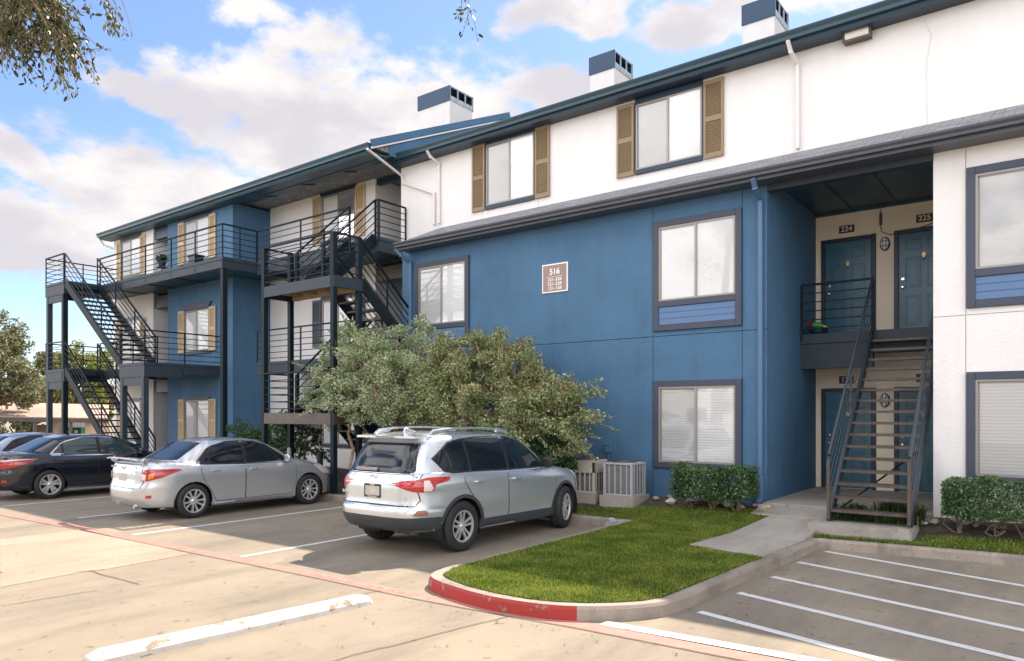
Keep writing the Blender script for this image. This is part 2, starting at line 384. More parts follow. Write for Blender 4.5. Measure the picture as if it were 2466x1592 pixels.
M['palecon'] = concrete('pale_concrete', (.33, .28, .21), (.29, .245, .185), (.225, .19, .148))
M['walkcon'] = concrete('walk_concrete', (.35, .33, .29), (.30, .28, .245), (.22, .205, .178), 1.5)
M['curbcon'] = concrete('curb_concrete', (.32, .28, .235), (.26, .228, .19), (.155, .132, .106), 3.)
M['worn'] = mat('worn_lettering', (.50, .40, .36), .8, vcol=(.36, .20, .17), vscale=16, detail=8)
M['joint'] = mat('joint_dirt', (.10, .075, .05), 1, var=.4, vscale=10)
M['pink'] = mat('faded_red_paint', (.38, .15, .13), .8, vcol=(.35, .20, .165), vscale=6, detail=8, dirt=((.26, .21, .16), 5, .55, .70))
M['redpaint'] = mat('red_curb_paint', (.34, .015, .012), .55, vcol=(.27, .025, .02), vscale=4, detail=8, dirt=((.22, .16, .12), 5.5, .61, .625))
M['stoppaint'] = mat('chalky_white_paint', (.58, .555, .51), .85, vcol=(.48, .45, .40), vscale=5, detail=9, bump=.5, bscale=25, dirt=((.30, .25, .19), 4., .585, .61))

# ------------------------------------------------------------------ ground
g = MB()
g.add([(-400, -200, 0), (300, -200, 0), (300, 500, 0), (-400, 500, 0)], [(0, 1, 2, 3)])
tag(g.build('parking_lot', M['concrete']), kind='structure')
def strip(name, pts, w, z, m, kind='structure', off=0):
    """painted strip of width w along a polyline on the ground"""
    b = MB(); vs = []
    for i, p in enumerate(pts):
        a = Vector(pts[max(i - 1, 0)]); c = Vector(pts[min(i + 1, len(pts) - 1)]); d = (c - a).normalized(); n = Vector((-d.y, d.x))
        for k in (-.5, .5): q = Vector(p) + n * (w * k + off); vs.append((q.x, q.y, z))
    b.add(vs, [(2 * i, 2 * i + 1, 2 * i + 3, 2 * i + 2) for i in range(len(pts) - 1)])
    return tag(b.build(name, m), kind=kind)
FIRE = [(-60, 4.4), (-30, 5.05), (-17, 5.31), (-14, 5.50), (-10, 5.63), (-7.5, 5.72), (-5.7, 5.75), (-4.4, 5.85), (-3.7, 5.92), (-2.4, 5.98), (4, 6.35)]
strip('fire_lane_stripe', FIRE, .20, .004, M['pink'])
strip('white_edge_line', [(-3.55, 6.10), (-2.5, 6.17), (4, 6.55)], .15, .008, M['wpaint'])
strip('concrete_joint', [(x, y - .12) for x, y in FIRE], .018, .008, M['joint'])
for X, y0, y1 in ((-18.38, 5.75, 10.6), (-15.2, 6.0, 10.6), (-12.38, 5.72, 10.7), (-9.28, 5.80, 11.2), (-21.5, 5.7, 10.6), (-24.6, 5.6, 10.6)):
    strip('parking_stripe', [(X + .02, y0), (X, y1)], .10, .004, M['wpaint'])
for a, b in (((-2.78, 11.24), (2.2, 9.55)), ((-2.88, 10.2), (2.2, 8.58)), ((-2.88, 9.1), (2.2, 7.52)), ((-2.93, 8.06), (2.2, 6.56)), ((-2.97, 7.05), (2.2, 5.72))):
    strip('hatching_stripe', [a, b], .105, .0045, M['wpaint'])
# slab joints and repairs in the lane
def zq(x, y): return gnd(x * .4191, 1180 + y * .4191)
def crack(pts, w=.014):
    q = []
    for (a, b) in zip(pts, pts[1:]):
        n = max(2, int((Vector(b) - Vector(a)).length / .12))
        for k in range(n):
            t = k / n; q.append((a[0] + (b[0] - a[0]) * t + rnd.uniform(-.012, .012), a[1] + (b[1] - a[1]) * t + rnd.uniform(-.012, .012)))
    q.append(pts[-1]); strip('concrete_crack', q, w, .0085, M['joint'])
crack([(-4.42, 5.72), (-4.75, 4.0), (-4.95, 2.2), (-5.2, -2)], .012)
crack([zq(2195, 580), zq(1900, 640), zq(1300, 770), zq(700, 905)], .011)
crack([zq(0, 668), zq(420, 602), zq(560, 580)], .012)
crack([zq(510, 466), zq(650, 505), zq(800, 545)], .014)
crack([zq(420, 474), zq(600, 462)], .010)
b = MB(); b.sheet([zq(0, 285), zq(470, 228), zq(1100, 368), zq(620, 455), zq(510, 466), zq(0, 560)], .004)
tag(b.build('concrete_patch', M['palecon']), kind='structure')
t = text('fire_lane_lettering', 'FIRE LANE   NO PARKING', .14, (-6.62, 5.73, .0085), Matrix.Rotation(rad(2), 3, 'Z'), M['worn'], depth=.0005, sx=1.1)
tag(t, kind='structure')

# kerbs: swept profile along the outer base line, mass on the left of the travel direction
def kerb(name, pts, h=.14, w=.17, m=None, closed=False, red=None):
    b = MB(); prof = [(0, 0), (.012, h - .03), (.035, h), (w, h), (w, -.02)]
    P = [Vector(p) for p in pts]
    for i, p in enumerate(P):
        a = P[max(i - 1, 0)]; c = P[min(i + 1, len(P) - 1)]; d = (c - a).normalized(); n = Vector((-d.y, d.x))
        k = 1 / max(.5, n.dot(Vector((-(c - p).y, (c - p).x)).normalized()) if (c - p).length > 0 else 1)
        for (o, z) in prof: q = p + n * o * min(k, 1.42); b.v.append((q.x, q.y, z))
    for i in range(len(P) - 1):
        for k in range(4):
            b.f.append((i * 5 + k, (i + 1) * 5 + k, (i + 1) * 5 + k + 1, i * 5 + k + 1))
            x = (P[i].x + P[i + 1].x) / 2
            b.m.append(1 if red and k < 2 and red[0] < x < red[1] else 0)
    b.f += [(0, 1, 2, 3, 4), tuple((len(P) - 1) * 5 + k for k in (4, 3, 2, 1, 0))]; b.m += [0, 0]
    return tag(b.build(name, [M['curbcon'], M['redpaint']]), kind='structure')
def smooth_path(pts, n=5):
    out = []
    for i in range(len(pts) - 1):
        p0, p1, p2, p3 = (Vector(pts[max(0, min(len(pts) - 1, j))]) for j in (i - 1, i, i + 1, i + 2))
        for k in range(n):
            t = k / n; out.append(tuple(.5 * ((2 * p1) + (p2 - p0) * t + (2 * p0 - 5 * p1 + 4 * p2 - p3) * t * t + (3 * p1 - p0 - 3 * p2 + p3) * t ** 3)))
    return out + [tuple(pts[-1])]
NOSE = smooth_path([(-6.1, 8.0), (-6.09, 7.0), (-6.07, 6.5), (-5.98, 6.20), (-5.75, 6.0), (-5.23, 5.85), (-4.73, 5.79), (-4.35, 5.82), (-4.03, 5.89), (-3.72, 6.06), (-3.46, 6.29), (-3.28, 6.51), (-3.17, 6.75), (-3.12, 7.1), (-3.10, 7.6)], 4)
ISLAND = [(-14.5, 10.72), (-12.6, 10.78), (-11.3, 11.0), (-9.5, 11.25), (-6.16, 11.33), (-6.12, 9.5)] + NOSE + [(-3.06, 8.56), (-2.96, 10.1), (-2.90, 11.42), (-1.98, 11.55), (-.42, 11.73), (4, 12.2)]
kerb('kerb', [(-60, 10.6), (-14.5, 10.72)][::1] + ISLAND[1:4] + ISLAND[4:], red=(-5.9, -3.78))

# island soil, lawn, walk
b = MB()
SOIL = [(x, y) for x, y in [(-60, 10.8), (-14.5, 10.9), (-12.6, 10.93), (-11.3, 11.15), (-9.5, 11.4), (-6.0, 11.48), (-5.96, 9.5), (-5.94, 6.5), (-5.6, 6.12), (-4.7, 5.95), (-3.75, 6.25), (-3.3, 6.9), (-3.2, 9.0), (-3.05, 11.56), (-.42, 11.9), (4, 12.36), (4, 13.36)]]
def gridsheet(name, poly, zf, m, step=.4, kind='structure', parent=None):
    bm = bmesh.new(); vs = [bm.verts.new((x, y, 0)) for x, y in poly]; bm.faces.new(vs)
    xs = [p[0] for p in poly]; ys = [p[1] for p in poly]
    for ax, lo, hi in ((0, min(xs), max(xs)), (1, min(ys), max(ys))):
        k = lo + step
        while k < hi:
            co = [0, 0, 0]; co[ax] = k; no = [0, 0, 0]; no[ax] = 1
            bmesh.ops.bisect_plane(bm, geom=bm.verts[:] + bm.edges[:] + bm.faces[:], plane_co=co, plane_no=no); k += step
    bmesh.ops.triangulate(bm, faces=bm.faces)
    for v in bm.verts: v.co.z = zf(v.co.x, v.co.y)
    for f in bm.faces:
        if f.normal.z < 0: f.normal_flip()
        f.smooth = True
    me = bpy.data.meshes.new(name); bm.to_mesh(me); bm.free()
    o = link(name, me, m, parent)
    return tag(o, kind=kind) if kind else o
gridsheet('planting_bed', SOIL + [(-4.3, 13.36), (-13.9, 13.36), (-22, 15.3), (-60, 15.3)], lambda x, y: zg(y) - .02 + .012 * math.sin(7 * x) * math.sin(9 * y), M['soil'], .5)
LAWN = [(-7.6, 11.50), (-5.97, 11.47), (-5.96, 9.5), (-5.95, 7.4), (-5.92, 6.55), (-5.80, 6.28), (-5.60, 6.12), (-5.2, 5.99), (-4.73, 5.94), (-4.35, 5.96), (-4.08, 6.03), (-3.80, 6.18), (-3.56, 6.39), (-3.39, 6.60), (-3.28, 6.85), (-3.24, 7.6), (-3.18, 9.0), (-3.13, 9.5), (-4.24, 9.70), (-3.95, 12.62), (-4.6, 12.72), (-5.4, 12.62), (-6.3, 12.35), (-7.0, 12.1), (-7.8, 12.0)]
LAWN2 = [(-3.04, 11.54), (-1.98, 11.68), (-.42, 11.86), (4, 12.33), (4, 12.75), (-.6, 12.34), (-1.6, 12.2), (-1.74, 11.93), (-3.1, 11.78)]
M['lawnbase'] = mat('turf_base', (.045, .075, .008), 1, var=.4, vscale=12, bump=1, bscale=120, bdist=.02)
gridsheet('lawn', LAWN, lambda x, y: zg(y) + .006, M['lawnbase'], .4)
gridsheet('lawn_strip', LAWN2, lambda x, y: zg(y) + .006, M['lawnbase'], .4)
def inpoly(P, poly):
    x, y = P[:, 0], P[:, 1]; c = np.zeros(len(P), bool); n = len(poly)
    for i in range(n):
        x1, y1 = poly[i]; x2, y2 = poly[i - 1]
        if y1 == y2: continue
        c ^= ((y1 > y) != (y2 > y)) & (x < (x2 - x1) * (y - y1) / (y2 - y1) + x1)
    return c
def blades(name, poly, dens, hmin, hmax, m, seed=1, w=.007):
    r = np.random.default_rng(seed); xs = [p[0] for p in poly]; ys = [p[1] for p in poly]
    n = int((max(xs) - min(xs)) * (max(ys) - min(ys)) * dens)
    P = np.column_stack([r.uniform(min(xs), max(xs), n), r.uniform(min(ys), max(ys), n)]); P = P[inpoly(P, poly)]; n = len(P)
    z = np.clip(.142 + (P[:, 1] - 11.85) * .238 / 1.15, .142, .38)
    a = r.uniform(0, 2 * np.pi, n); h = r.uniform(hmin, hmax, n) * (.75 + .5 * (np.sin(P[:, 0] * 9) * np.sin(P[:, 1] * 8) * .5 + .5)); lean = r.uniform(.2, .9, n) * h; la = r.uniform(0, 2 * np.pi, n)
    B = np.column_stack([P, z]); W = np.column_stack([np.cos(a) * w, np.sin(a) * w, np.zeros(n)])
    T = B + np.column_stack([np.cos(la) * lean, np.sin(la) * lean, h])
    V = np.stack([B - W, B + W, T], 1).reshape(-1, 3); F = np.arange(3 * n).reshape(-1, 3)
    return npmesh(name, V, F, m)
M['grass'] = leafmat('turf_blade', [(.052, .100, .008), (.115, .180, .014), (.20, .260, .03), (.36, .38, .08)], .55, .35)
tag(blades('lawn_grass', LAWN, 6000, .018, .042, M['grass'], 1), 'short yellow green turf covering the kerbed island beside the car', 'grass', kind='stuff')
tag(blades('verge_grass', LAWN2, 3800, .025, .055, M['grass'], 2), 'narrow strip of turf behind the kerb in front of the stair pad', 'grass', kind='stuff')
# walk to the passage
b = MB()
WALK = [(-4.24, 9.70), (-3.14, 9.50), (-3.03, 11.0), (-3.05, 12.05), (-3.05, 13.2), (-3.95, 13.2), (-3.95, 12.62)]
for poly in ([(-4.24, 9.70), (-3.14, 9.50), (-3.05, 11.0), (-4.13, 10.98)], [(-4.125, 11.0), (-3.045, 11.02), (-3.04, 12.45), (-3.97, 12.45)], [(-4.33, 12.47), (-3.04, 12.47), (-3.04, 13.35), (-4.33, 13.35)]):
    n = len(poly); b.add([(x, y, zg(y) + .03) for x, y in poly] + [(x, y, 0) for x, y in poly], [tuple(range(n))] + [(i, n + i, n + (i + 1) % n, (i + 1) % n) for i in range(n)])
tag(b.build('walkway', M['walkcon'], bevel=.008), kind='structure')
b = MB(); b.box(-4.31, 13.1, .1, -1.67, 16.6, .425)
tag(b.build('passage_floor', M['walkcon'], bevel=.01), kind='structure')
b = MB(); b.prism([(-3.20, 11.74, .1), (-1.76, 11.90, .1), (-1.74, 12.50, .1), (-3.12, 12.38, .1)], (0, 0, .225))
tag(b.build('stair_pad', M['walkcon'], bevel=.02, seg=2), 'low concrete pad that the right stair stands on', 'concrete step')

# ------------------------------------------------------------------ buildings
Z1, Z2, Z3 = .40, 3.64, 6.88
def panels(par, xs, zs, Y, m, name='wall', gap=.012, skip=()):
    b = MB()
    for i in range(len(xs) - 1):
        for j in range(len(zs[i]) - 1):
            b.box(xs[i] + gap / 2, Y, zs[i][j] + gap / 2, xs[i + 1] - gap / 2, Y + .028, zs[i][j + 1] - gap / 2)
    b.add([(xs[0], Y + .026, zs[0][0]), (xs[-1], Y + .026, zs[0][0]), (xs[-1], Y + .026, zs[0][-1]), (xs[0], Y + .026, zs[0][-1])], [(0, 1, 2, 3)], 1)
    return b.build(name, [m, M['backing'] if m == M['blue'] else M['greywhite']], par)
def mass(par, x0, x1, y0, y1, z0, z1, m, name='wall'):
    return MB().box(x0, y0, z0, x1, y1, z1).build(name, m, par)
def shutter(par, x0, x1, z0, z1, Y, m):
    b = MB(); y0, y1 = Y - .045, Y - .004; s = .05
    b.box(x0, y0, z0, x0 + s, y1, z1); b.box(x1 - s, y0, z0, x1, y1, z1)
    zm = z0 + (z1 - z0) * .5
    for za, zb in ((z0, z0 + .09), (zm - .05, zm + .05), (z1 - .08, z1)): b.box(x0 + s, y0, za, x1 - s, y1, zb)
    b.box(x0 + s, y1 - .012, z0 + .09, x1 - s, y1 - .004, z1 - .08)
    for za, zb in ((z0 + .09, zm - .05), (zm + .05, z1 - .08)):
        n = int((zb - za) / .045)
        for k in range(n):
            z = za + (k + .5) * (zb - za) / n
            b.add([(x0 + s, y0 + .004, z - .020), (x1 - s, y0 + .004, z - .020), (x1 - s, y1 - .013, z + .018), (x0 + s, y1 - .013, z + .018)], [(0, 1, 2, 3)])
    return b.build('shutter', m, par)
def window(par, x0, x1, z0, z1, Y, trim='full', tw=.12, panel=None, shut=None, sw=.42, crown=False, bm='blindmini', tm='slate', sz=(.06, .06), ov=.06, screen=True):
    t = MB(); ya = Y - .05
    if trim == 'full':
        zb = panel if panel is not None else z0
        t.box(x0 - tw, ya, zb - tw, x0, Y, z1 + tw); t.box(x1, ya, zb - tw, x1 + tw, Y, z1 + tw)
        t.box(x0, ya, z1, x1, Y, z1 + tw); t.box(x0, ya, zb - tw, x1, Y, zb)
        if panel is not None: t.box(x0, ya, z0 - tw, x1, Y, z0)
    elif crown:
        t.prism([(x0 - .03, ya - .02, z1 + .01), (x1 + .03, ya - .02, z1 + .01), (x1 + .09, ya - .02, z1 + .12), (x1 + .2, ya - .02, z1 + .23), (x0 - .2, ya - .02, z1 + .23), (x0 - .09, ya - .02, z1 + .12)], (0, .07, 0))
    else:
        t.box(x0 - ov, ya, z1, x1 + ov, Y, z1 + .13); t.box(x0 - ov, ya, z0 - .11, x1 + ov, Y, z0)
        t.box(x0 - .045, ya + .02, z0, x0, Y, z1); t.box(x1, ya + .02, z0, x1 + .045, Y, z1)
    w = t.build('window', M[tm], par, bevel=.006)
    if crown: MB().box(x0 - .1, ya, z0 - .12, x1 + .1, Y, z0).build('sill', M[tm], w)
    f = MB(); e = .032; yf = Y - .035; xm = (x0 + x1) / 2
    f.box(x0, yf, z0, x0 + e, Y, z1); f.box(x1 - e, yf, z0, x1, Y, z1); f.box(x0 + e, yf, z0, x1 - e, Y, z0 + e); f.box(x0 + e, yf, z1 - e, x1 - e, Y, z1)
    f.box(xm - .022, yf - .006, z0 + e, xm + .022, Y, z1 - e)
    f.box(x0 + e, yf + .008, z0 + e, x0 + e + .02, Y, z1 - e); f.box(x0 + e, yf + .008, z1 - e - .025, xm - .022, Y, z1 - e)
    f.build('frame', M['alu'], w)
    MB().add([(x0 + e, Y - .006, z0 + e), (x1 - e, Y - .006, z0 + e), (x1 - e, Y - .006, z1 - e), (x0 + e, Y - .006, z1 - e)], [(0, 1, 2, 3)]).build('blind', M[bm], w)
    for a, c, y in ((x0 + e, xm - .022, Y - .016), (xm + .022, x1 - e, Y - .024)):
        MB().add([(a, y, z0 + e), (c, y, z0 + e), (c, y, z1 - e), (a, y, z1 - e)], [(0, 1, 2, 3)]).build('pane', M['glass'], w)
    if screen: MB().add([(x0 + e, Y - .030, z0 + e), (xm - .022, Y - .030, z0 + e), (xm - .022, Y - .030, z1 - e), (x0 + e, Y - .030, z1 - e)], [(0, 1, 2, 3)]).build('insect_screen', M['screen'], w)
    if panel is not None:
        s = MB(); n = 3; hh = (z0 - tw - panel) / n
        for k in range(n): s.box(x0, Y - .025, panel + k * hh + .006, x1, Y, panel + (k + 1) * hh - .006)
        s.box(x0, Y - .012, panel, x1, Y - .001, z0 - tw)
        s.build('apron_panel', M['siding'], w)
    if shut:
        gp = .05
        shutter(par, x0 - gp - sw, x0 - gp, z0 - sz[0], z1 + sz[1], Y - .012, M[shut]); shutter(par, x1 + gp, x1 + gp + sw, z0 - sz[0], z1 + sz[1], Y - .012, M[shut])
    return w
def door(par, x0, x1, z0, z1, Y, knob_left=True):
    fr = MB(); fw = .085
    fr.box(x0, Y - .05, z0, x0 + fw, Y, z1); fr.box(x1 - fw, Y - .05, z0, x1, Y, z1); fr.box(x0 + fw, Y - .05, z1 - fw, x1 - fw, Y, z1)
    fr.build('door_frame', M['navy'], par, bevel=.006)
    a, c, za, zb = x0 + fw + .006, x1 - fw - .006, z0 + .015, z1 - fw - .006
    d = MB(); d.box(a, Y - .022, za, c, Y - .001, zb)
    W = c - a; Hh = zb - za
    for (u0, u1) in ((.13, .44), (.56, .87)):
        for (v0, v1) in ((.08, .38), (.46, .76), (.83, .94)):
            X0, X1, Za, Zb = a + u0 * W, a + u1 * W, za + v0 * Hh, za + v1 * Hh; q = .022
            for bx in ((X0, Za, X1, Za + q), (X0, Zb - q, X1, Zb), (X0, Za + q, X0 + q, Zb - q), (X1 - q, Za + q, X1, Zb - q)):
                d.box(bx[0], Y - .032, bx[1], bx[2], Y - .022, bx[3])
            d.box(X0 + 2.4 * q, Y - .030, Za + 2.4 * q, X1 - 2.4 * q, Y - .022, Zb - 2.4 * q)
    o = d.build('door', M['doorpaint'], par, bevel=.004)
    kx = a + .07 if knob_left else c - .07
    k = MB(); k.lathe([(0, -.07), (.02, -.068), (.03, -.05), (.022, -.03), (.012, -.02), (.03, -.004), (.03, 0)], 16, (kx, Y - .022, za + .95), 'y'); k.lathe([(0, -.02), (.028, -.018), (.03, 0)], 16, (kx, Y - .022, za + 1.12), 'y')
    k.build('handle', M['chrome'], o, smooth=True)
    k = MB(); xm = (a + c) / 2; k.prism([(xm - .03, Y - .05, zb - .52), (xm + .03, Y - .05, zb - .52), (xm + .035, Y - .05, zb - .44), (xm, Y - .05, zb - .40), (xm - .035, Y - .05, zb - .44)], (0, .018, 0)); k.tube([(xm - .025, Y - .055, zb - .5), (xm, Y - .06, zb - .58), (xm + .025, Y - .055, zb - .5)], .007, 6)
    k.build('knocker', M['brass'], o)
    return o
M['doorpaint'] = mat('navy_door_paint', (.036, .125, .185), .26, var=.12, vscale=3, bump=.08, bscale=6)
def gutter(par, x0, x1, Y, ztop, m, h=.13, d=.12):
    P = [(0, 0), (-d, 0), (-d, -.03), (-d * .75, -h * .6), (-d * .7, -h), (0, -h)]
    b = MB(); b.prism([(x0, Y + p[0], ztop + p[1]) for p in P], (x1 - x0, 0, 0)); b.box(x0, Y, ztop - h - .06, x1, Y + .03, ztop - .01)
    b.box(x0, Y - d - .006, ztop - .018, x1, Y - d, ztop + .004)
    return b.build('gutter', m, par)
def pipe(par, pts, w, d, m, name='downspout'):
    b = MB()
    for a, c in zip(pts, pts[1:]): b.bar(a, c, w, d)
    for p in pts[1:-1]: b.box(p[0] - w * .52, p[1] - d * .52, p[2] - w * .52, p[0] + w * .52, p[1] + d * .52, p[2] + w * .52)
    return b.build(name, m, par, bevel=.008)

# ---- main block (right)
YW, YB, YU = 13.35, 16.6, 14.6
XL, XP0, XP1, XR = -13.85, -4.31, -1.67, 9.0
A = empty('apartment_building', (-4, YW, 0), 'near apartment block of blue and white stucco with the numbered doors and stair passage', 'apartment building')
wl0, wl1 = xat(1001.5, YW), xat(1131.5, YW)
zs = [-.1, 3.58, 6.36]
panels(A, [XL, wl0, wl1, -6.61, -4.78, XP0], [zs] * 5, YW, M['blue'])
mass(A, XL, XP0, YW + .03, 20, -.1, 6.36, M['blue'])
panels(A, [XP1, -1.22, .62, XR], [zs] * 3, YW, M['white'])
mass(A, XP1, XR, YW + .03, 20, -.1, 6.36, M['white'])
b = MB(); b.box(XP0, YB, .4, XP1, YB + .2, 6.36); b.build('wall', M['passwall'], A)
b = MB(); b.box(XP0, 14.2, 6.36, XP1, YB, 6.45); xm = -2.9
for x in (-3.6, -2.75): b.box(x, 13.5, 6.335, x + .035, YB, 6.36)
b.box(XP0, YB - .07, 6.30, XP1, YB, 6.36); b.box(XP0, 13.4, 6.36, XP1, 14.2, 6.45); b.box(XP0, 14.3, 6.34, XP1, 14.335, 6.36)
b.build('ceiling', M['teal'], A)
MB().box(XP0, YW - .03, 6.10, XP1, YW + .17, 6.36).build('header_beam', M['fasc'], A)
# upper wall, roofs
panels(A, [-15.2, xat(1162, YU), xat(1297, YU), XR], [[6.47, 9.28]] * 3, YU, M['white'])
mass(A, -15.2, XR, YU + .03, 22, 6.46, 9.28, M['white'])
ze = 6.385
b = MB(); b.prism([(-13.62, 12.95, ze + .015), (-13.62, YU, 7.14), (-13.62, YU, 7.05), (-13.62, 12.95, ze - .05)], (XR + 13.62, 0, 0))
b.build('lower_roof', M['shingle'], A)
b = MB(); b.box(-13.6, 12.98, ze - .17, XR, YW, ze - .13); b.prism([(-13.6, 12.98, ze - .12), (-13.6, YU, ze - .12), (-13.6, YU, 7.04), (-13.6, 12.98, ze - .06)], (.03, 0, 0)); b.build('soffit', M['lgutter'], A)
gutter(A, -13.65, XR, 12.95, ze, M['lgutter'], .11)
zu = 9.33
b = MB(); b.prism([(-15.35, 14.25, zu + .01), (-15.35, 19.4, zu + .01 + 5.15 * .44), (-15.35, 24, zu - .02), (-15.35, 24, zu - .1), (-15.35, 14.25, zu - .08)], (XR + 15.35, 0, 0)); b.build('roof', M['shingle'], A)
b = MB(); b.box(-15.3, 14.26, zu - .24, XR, YU, zu - .2); b.build('soffit', M['navy'], A)
gutter(A, -15.3, XR, 14.25, zu, M['gutter'], .15)
# windows of the blue front
window(A, -6.47, -4.90, 4.28, 5.76, YW, panel=3.80, screen=False)
window(A, -6.47, -4.90, 1.06, 2.56, YW, bm='blind')
window(A, wl0 + .13, wl1 - .13, 4.28, 5.76, YW, panel=3.80, bm='blind')
window(A, wl0 + .13, wl1 - .13, 1.06, 2.56, YW, bm='blind')
window(A, -1.09, .49, 4.28, 5.76, YW, panel=3.80)
window(A, -1.09, .49, 1.06, 2.56, YW, bm='blind')
# top floor windows with tan shutters
def uw(gx0, gx1, py_head, py_sill, pxr, shut='tan'):
    x0, x1 = xat(gx0, YU), xat(gx1, YU); z1 = at(pxr, py_head, YU)[1]; z0 = at(pxr, py_sill, YU)[1]
    window(A, x0, x1, z0, z1, YU, trim='headsill', shut=shut, sw=.43, tm='navy', ov=.02, sz=(.10, .07))
uw(1173, 1287, 318, 471, 1287)
uw(1533, 1691, 209, 375, 1691)
# passage doors
for z in (Z1 + .025, Z2):
    door(A, -4.19, -3.11, z, z + 2.14, YB); door(A, -2.77, -1.69, z, z + 2.14, YB)
# passage landing
b = MB(); b.box(XP0, 15.46, Z2 - .36, XP1, YB, Z2); b.box(XP0, 15.43, Z2 - .19, XP1, 15.46, Z2 + .01); b.box(XP0, 15.44, Z2 - .70, -2.95, 15.58, Z2 - .20)
b.build('landing', M['fasc'], A, bevel=.006)
# downspouts
xs_ = -4.42
pipe(A, [(xs_, 12.90, 6.25), (xs_, 13.0, 6.1), (xs_, 13.29, 5.95), (xs_, 13.29, .62), (xs_, 13.2, .38)], .085, .07, M['bluepipe'])
MB().lathe([(0, .55), (.075, .55), (.075, 0)], 16, (xs_, 13.27, .33), 'z').build('drain_boot', M['blue'], A)
xs_ = xat(986, 13.25)
pipe(A, [(xs_ - .2, 12.92, 6.25), (xs_ - .1, 13.05, 6.1), (xs_, 13.29, 5.95), (xs_, 13.29, .4)], .085, .07, M['bluepipe'])
for px, pt, pb in ((1921, 100, 361), ):
    X = xat(px, YU - .05); pipe(A, [(X - .08, 14.18, zu - .15), (X - .06, 14.3, zu - .33), (X, YU - .05, zu - .5), (X, YU - .05, at(px, pb, YU)[1])], .07, .06, M['whitepipe'])
X = xat(1057, YU - .05); pipe(A, [(X - .1, 14.18, zu - .15), (X - .08, 14.3, zu - .3), (X, YU - .05, zu - .45), (X, YU - .05, 7.24)], .07, .06, M['whitepipe'])
p1 = at(972, 441, YU - .05); p2 = at(1047, 465, YU - .05); p0 = at(968, 424, YU - .05)
pipe(A, [(-14.95, 13.1, 9.17), (p0[0], YU - .05, p0[1]), (p1[0], YU - .05, p1[1]), (p2[0] - .03, YU - .05, p2[1]), (p2[0] - .03, YU - .05, 7.24)], .065, .055, M['whitepipe'])
# painted cable on the top wall
cz = [at(*p, YU - .008) for p in ((2216, 3), (2217, 27), (2230, 60), (2243, 80), (2238, 110), (2231, 150), (2231, 220), (2232, 300))]
MB().tube([(p[0], YU - .008, p[1]) for p in cz], .008, 6).build('cable', M['whitepipe'], A)
# chimneys
def chimney(par, x0, x1, y0, y1, zb, zt, capm='navy'):
    o = MB().box(x0, y0, zb, x1, y1, zt - .46).build('chimney', M['greywhite'], par)
    c = MB(); e = .025; zc = zt - .46
    c.box(x0 - e, y0 - e, zc - .02, x1 + e, y0, zt); c.box(x0 - e, y1, zc - .02, x1 + e, y1 + e, zt)
    c.box(x0, y0, zt - .03, x1, y1, zt)
    c.build('cap', M['capblue'], o)
    for X in (x1, x0):
        c = MB(); q = e if X == x1 else -e
        c.box(X, y0, zc, X + q, y1, zc + .14); c.box(X, y0, zt - .05, X + q, y1, zt - .031)
        n = 3
        for k in range(n + 1):
            y = y0 + (y1 - y0) * k / n; c.box(X, max(y0, y - .025), zc + .14, X + q, min(y1, y + .025), zt - .05)
        c.build('vent_frame', M['chimmetal'], o)
M['capblue'] = mat('blue_cap_metal', (.008, .042, .095), .45, var=.1)
M['chimmetal'] = mat('weathered_cap_metal', (.38, .44, .46), .45, metal=.3, var=.25, vscale=6)
for (pl, pr, pe, pt) in ((1421, 1479, 1521, 120), (1789, 1865, 1900, -12)):
    yc = 17.; x0, x1 = xat(pl, yc), xat(pr, yc); zt = at(pr, pt, yc)[1]
    chimney(A, x0, x1, yc, yc + .98, 9.8, zt)

# ---- wing (left)
B = empty('apartment_building', (-22, 13.7, 0), 'far three storey wing with blue bay and outside balconies', 'apartment building')
YV, YR = 13.7, 15.15
E0, E1, E2, E3, E4, XE = -31.2, -27.9, -26.8, -22.4, -16.9, -14.95
ZT = 9.17
mass(B, E0, E1, YV, 22, 0, ZT, M['white']); mass(B, E2, E3, YV + .03, 22, 0, ZT, M['blue']); mass(B, E3, E4, YR, 22, 0, ZT + .36, M['white']); mass(B, E1, E2, 17, 22, 0, ZT, M['white']); mass(B, E4, XL, 18.6, 22, 0, 9.2, M['white'])
panels(B, [E2, -25.9, E3], [[0, 3.55, 6.75, ZT]] * 2, YV, M['blue'])
for z in (Z2 - .36, Z3 - .36, ZT):
    MB().box(E1, YV + .05, z - .46, E2, YV + .2, z).build('beam', M['navy'], B)
    z += .34 if z > 8 else 0; MB().box(E4, YR + .05, z - .42, XL if z < 7 else -15.2, YR + .2, z).build('beam', M['navy' if z > 7 else 'taupe'], B)
for z in (Z2, Z3): MB().box(E4, YR, z - .3, XL, 18.6, z).build('corridor_slab', M['fasc'], B); MB().box(E1, YV, z - .3, E2, 17, z).build('corridor_slab', M['fasc'], B)
ze2 = 9.36
b = MB(); b.prism([(E0 - .25, 13.25, ze2 + .02), (E0 - .25, 19.3, ze2 + .02 + 6.05 * .45), (E0 - .25, 25, ze2), (E0 - .25, 25, ze2 - .1), (E0 - .25, 13.25, ze2 - .08)], (XE - E0 + .25, 0, 0)); b.build('roof', M['shingle'], B)
gutter(B, E0 - .3, XE, 13.25, ze2, M['gutterteal'] if 'gutterteal' in M else M['gutter'], .15)
b = MB(); b.box(E0 - .2, 13.28, ze2 - .24, XE, YV, ze2 - .2); b.prism([(E3, YV, ze2 - .24), (E3, 15.3, ze2 + .16), (E3, 15.3, ze2 + .20), (E3, YV, ze2 - .20)], (XE - E3, 0, 0))
for x in (-20.9, -18.9, -16.9): b.bar((x, 13.75, ze2 - .245), (x, YR, ze2 + .105), .04, .025)
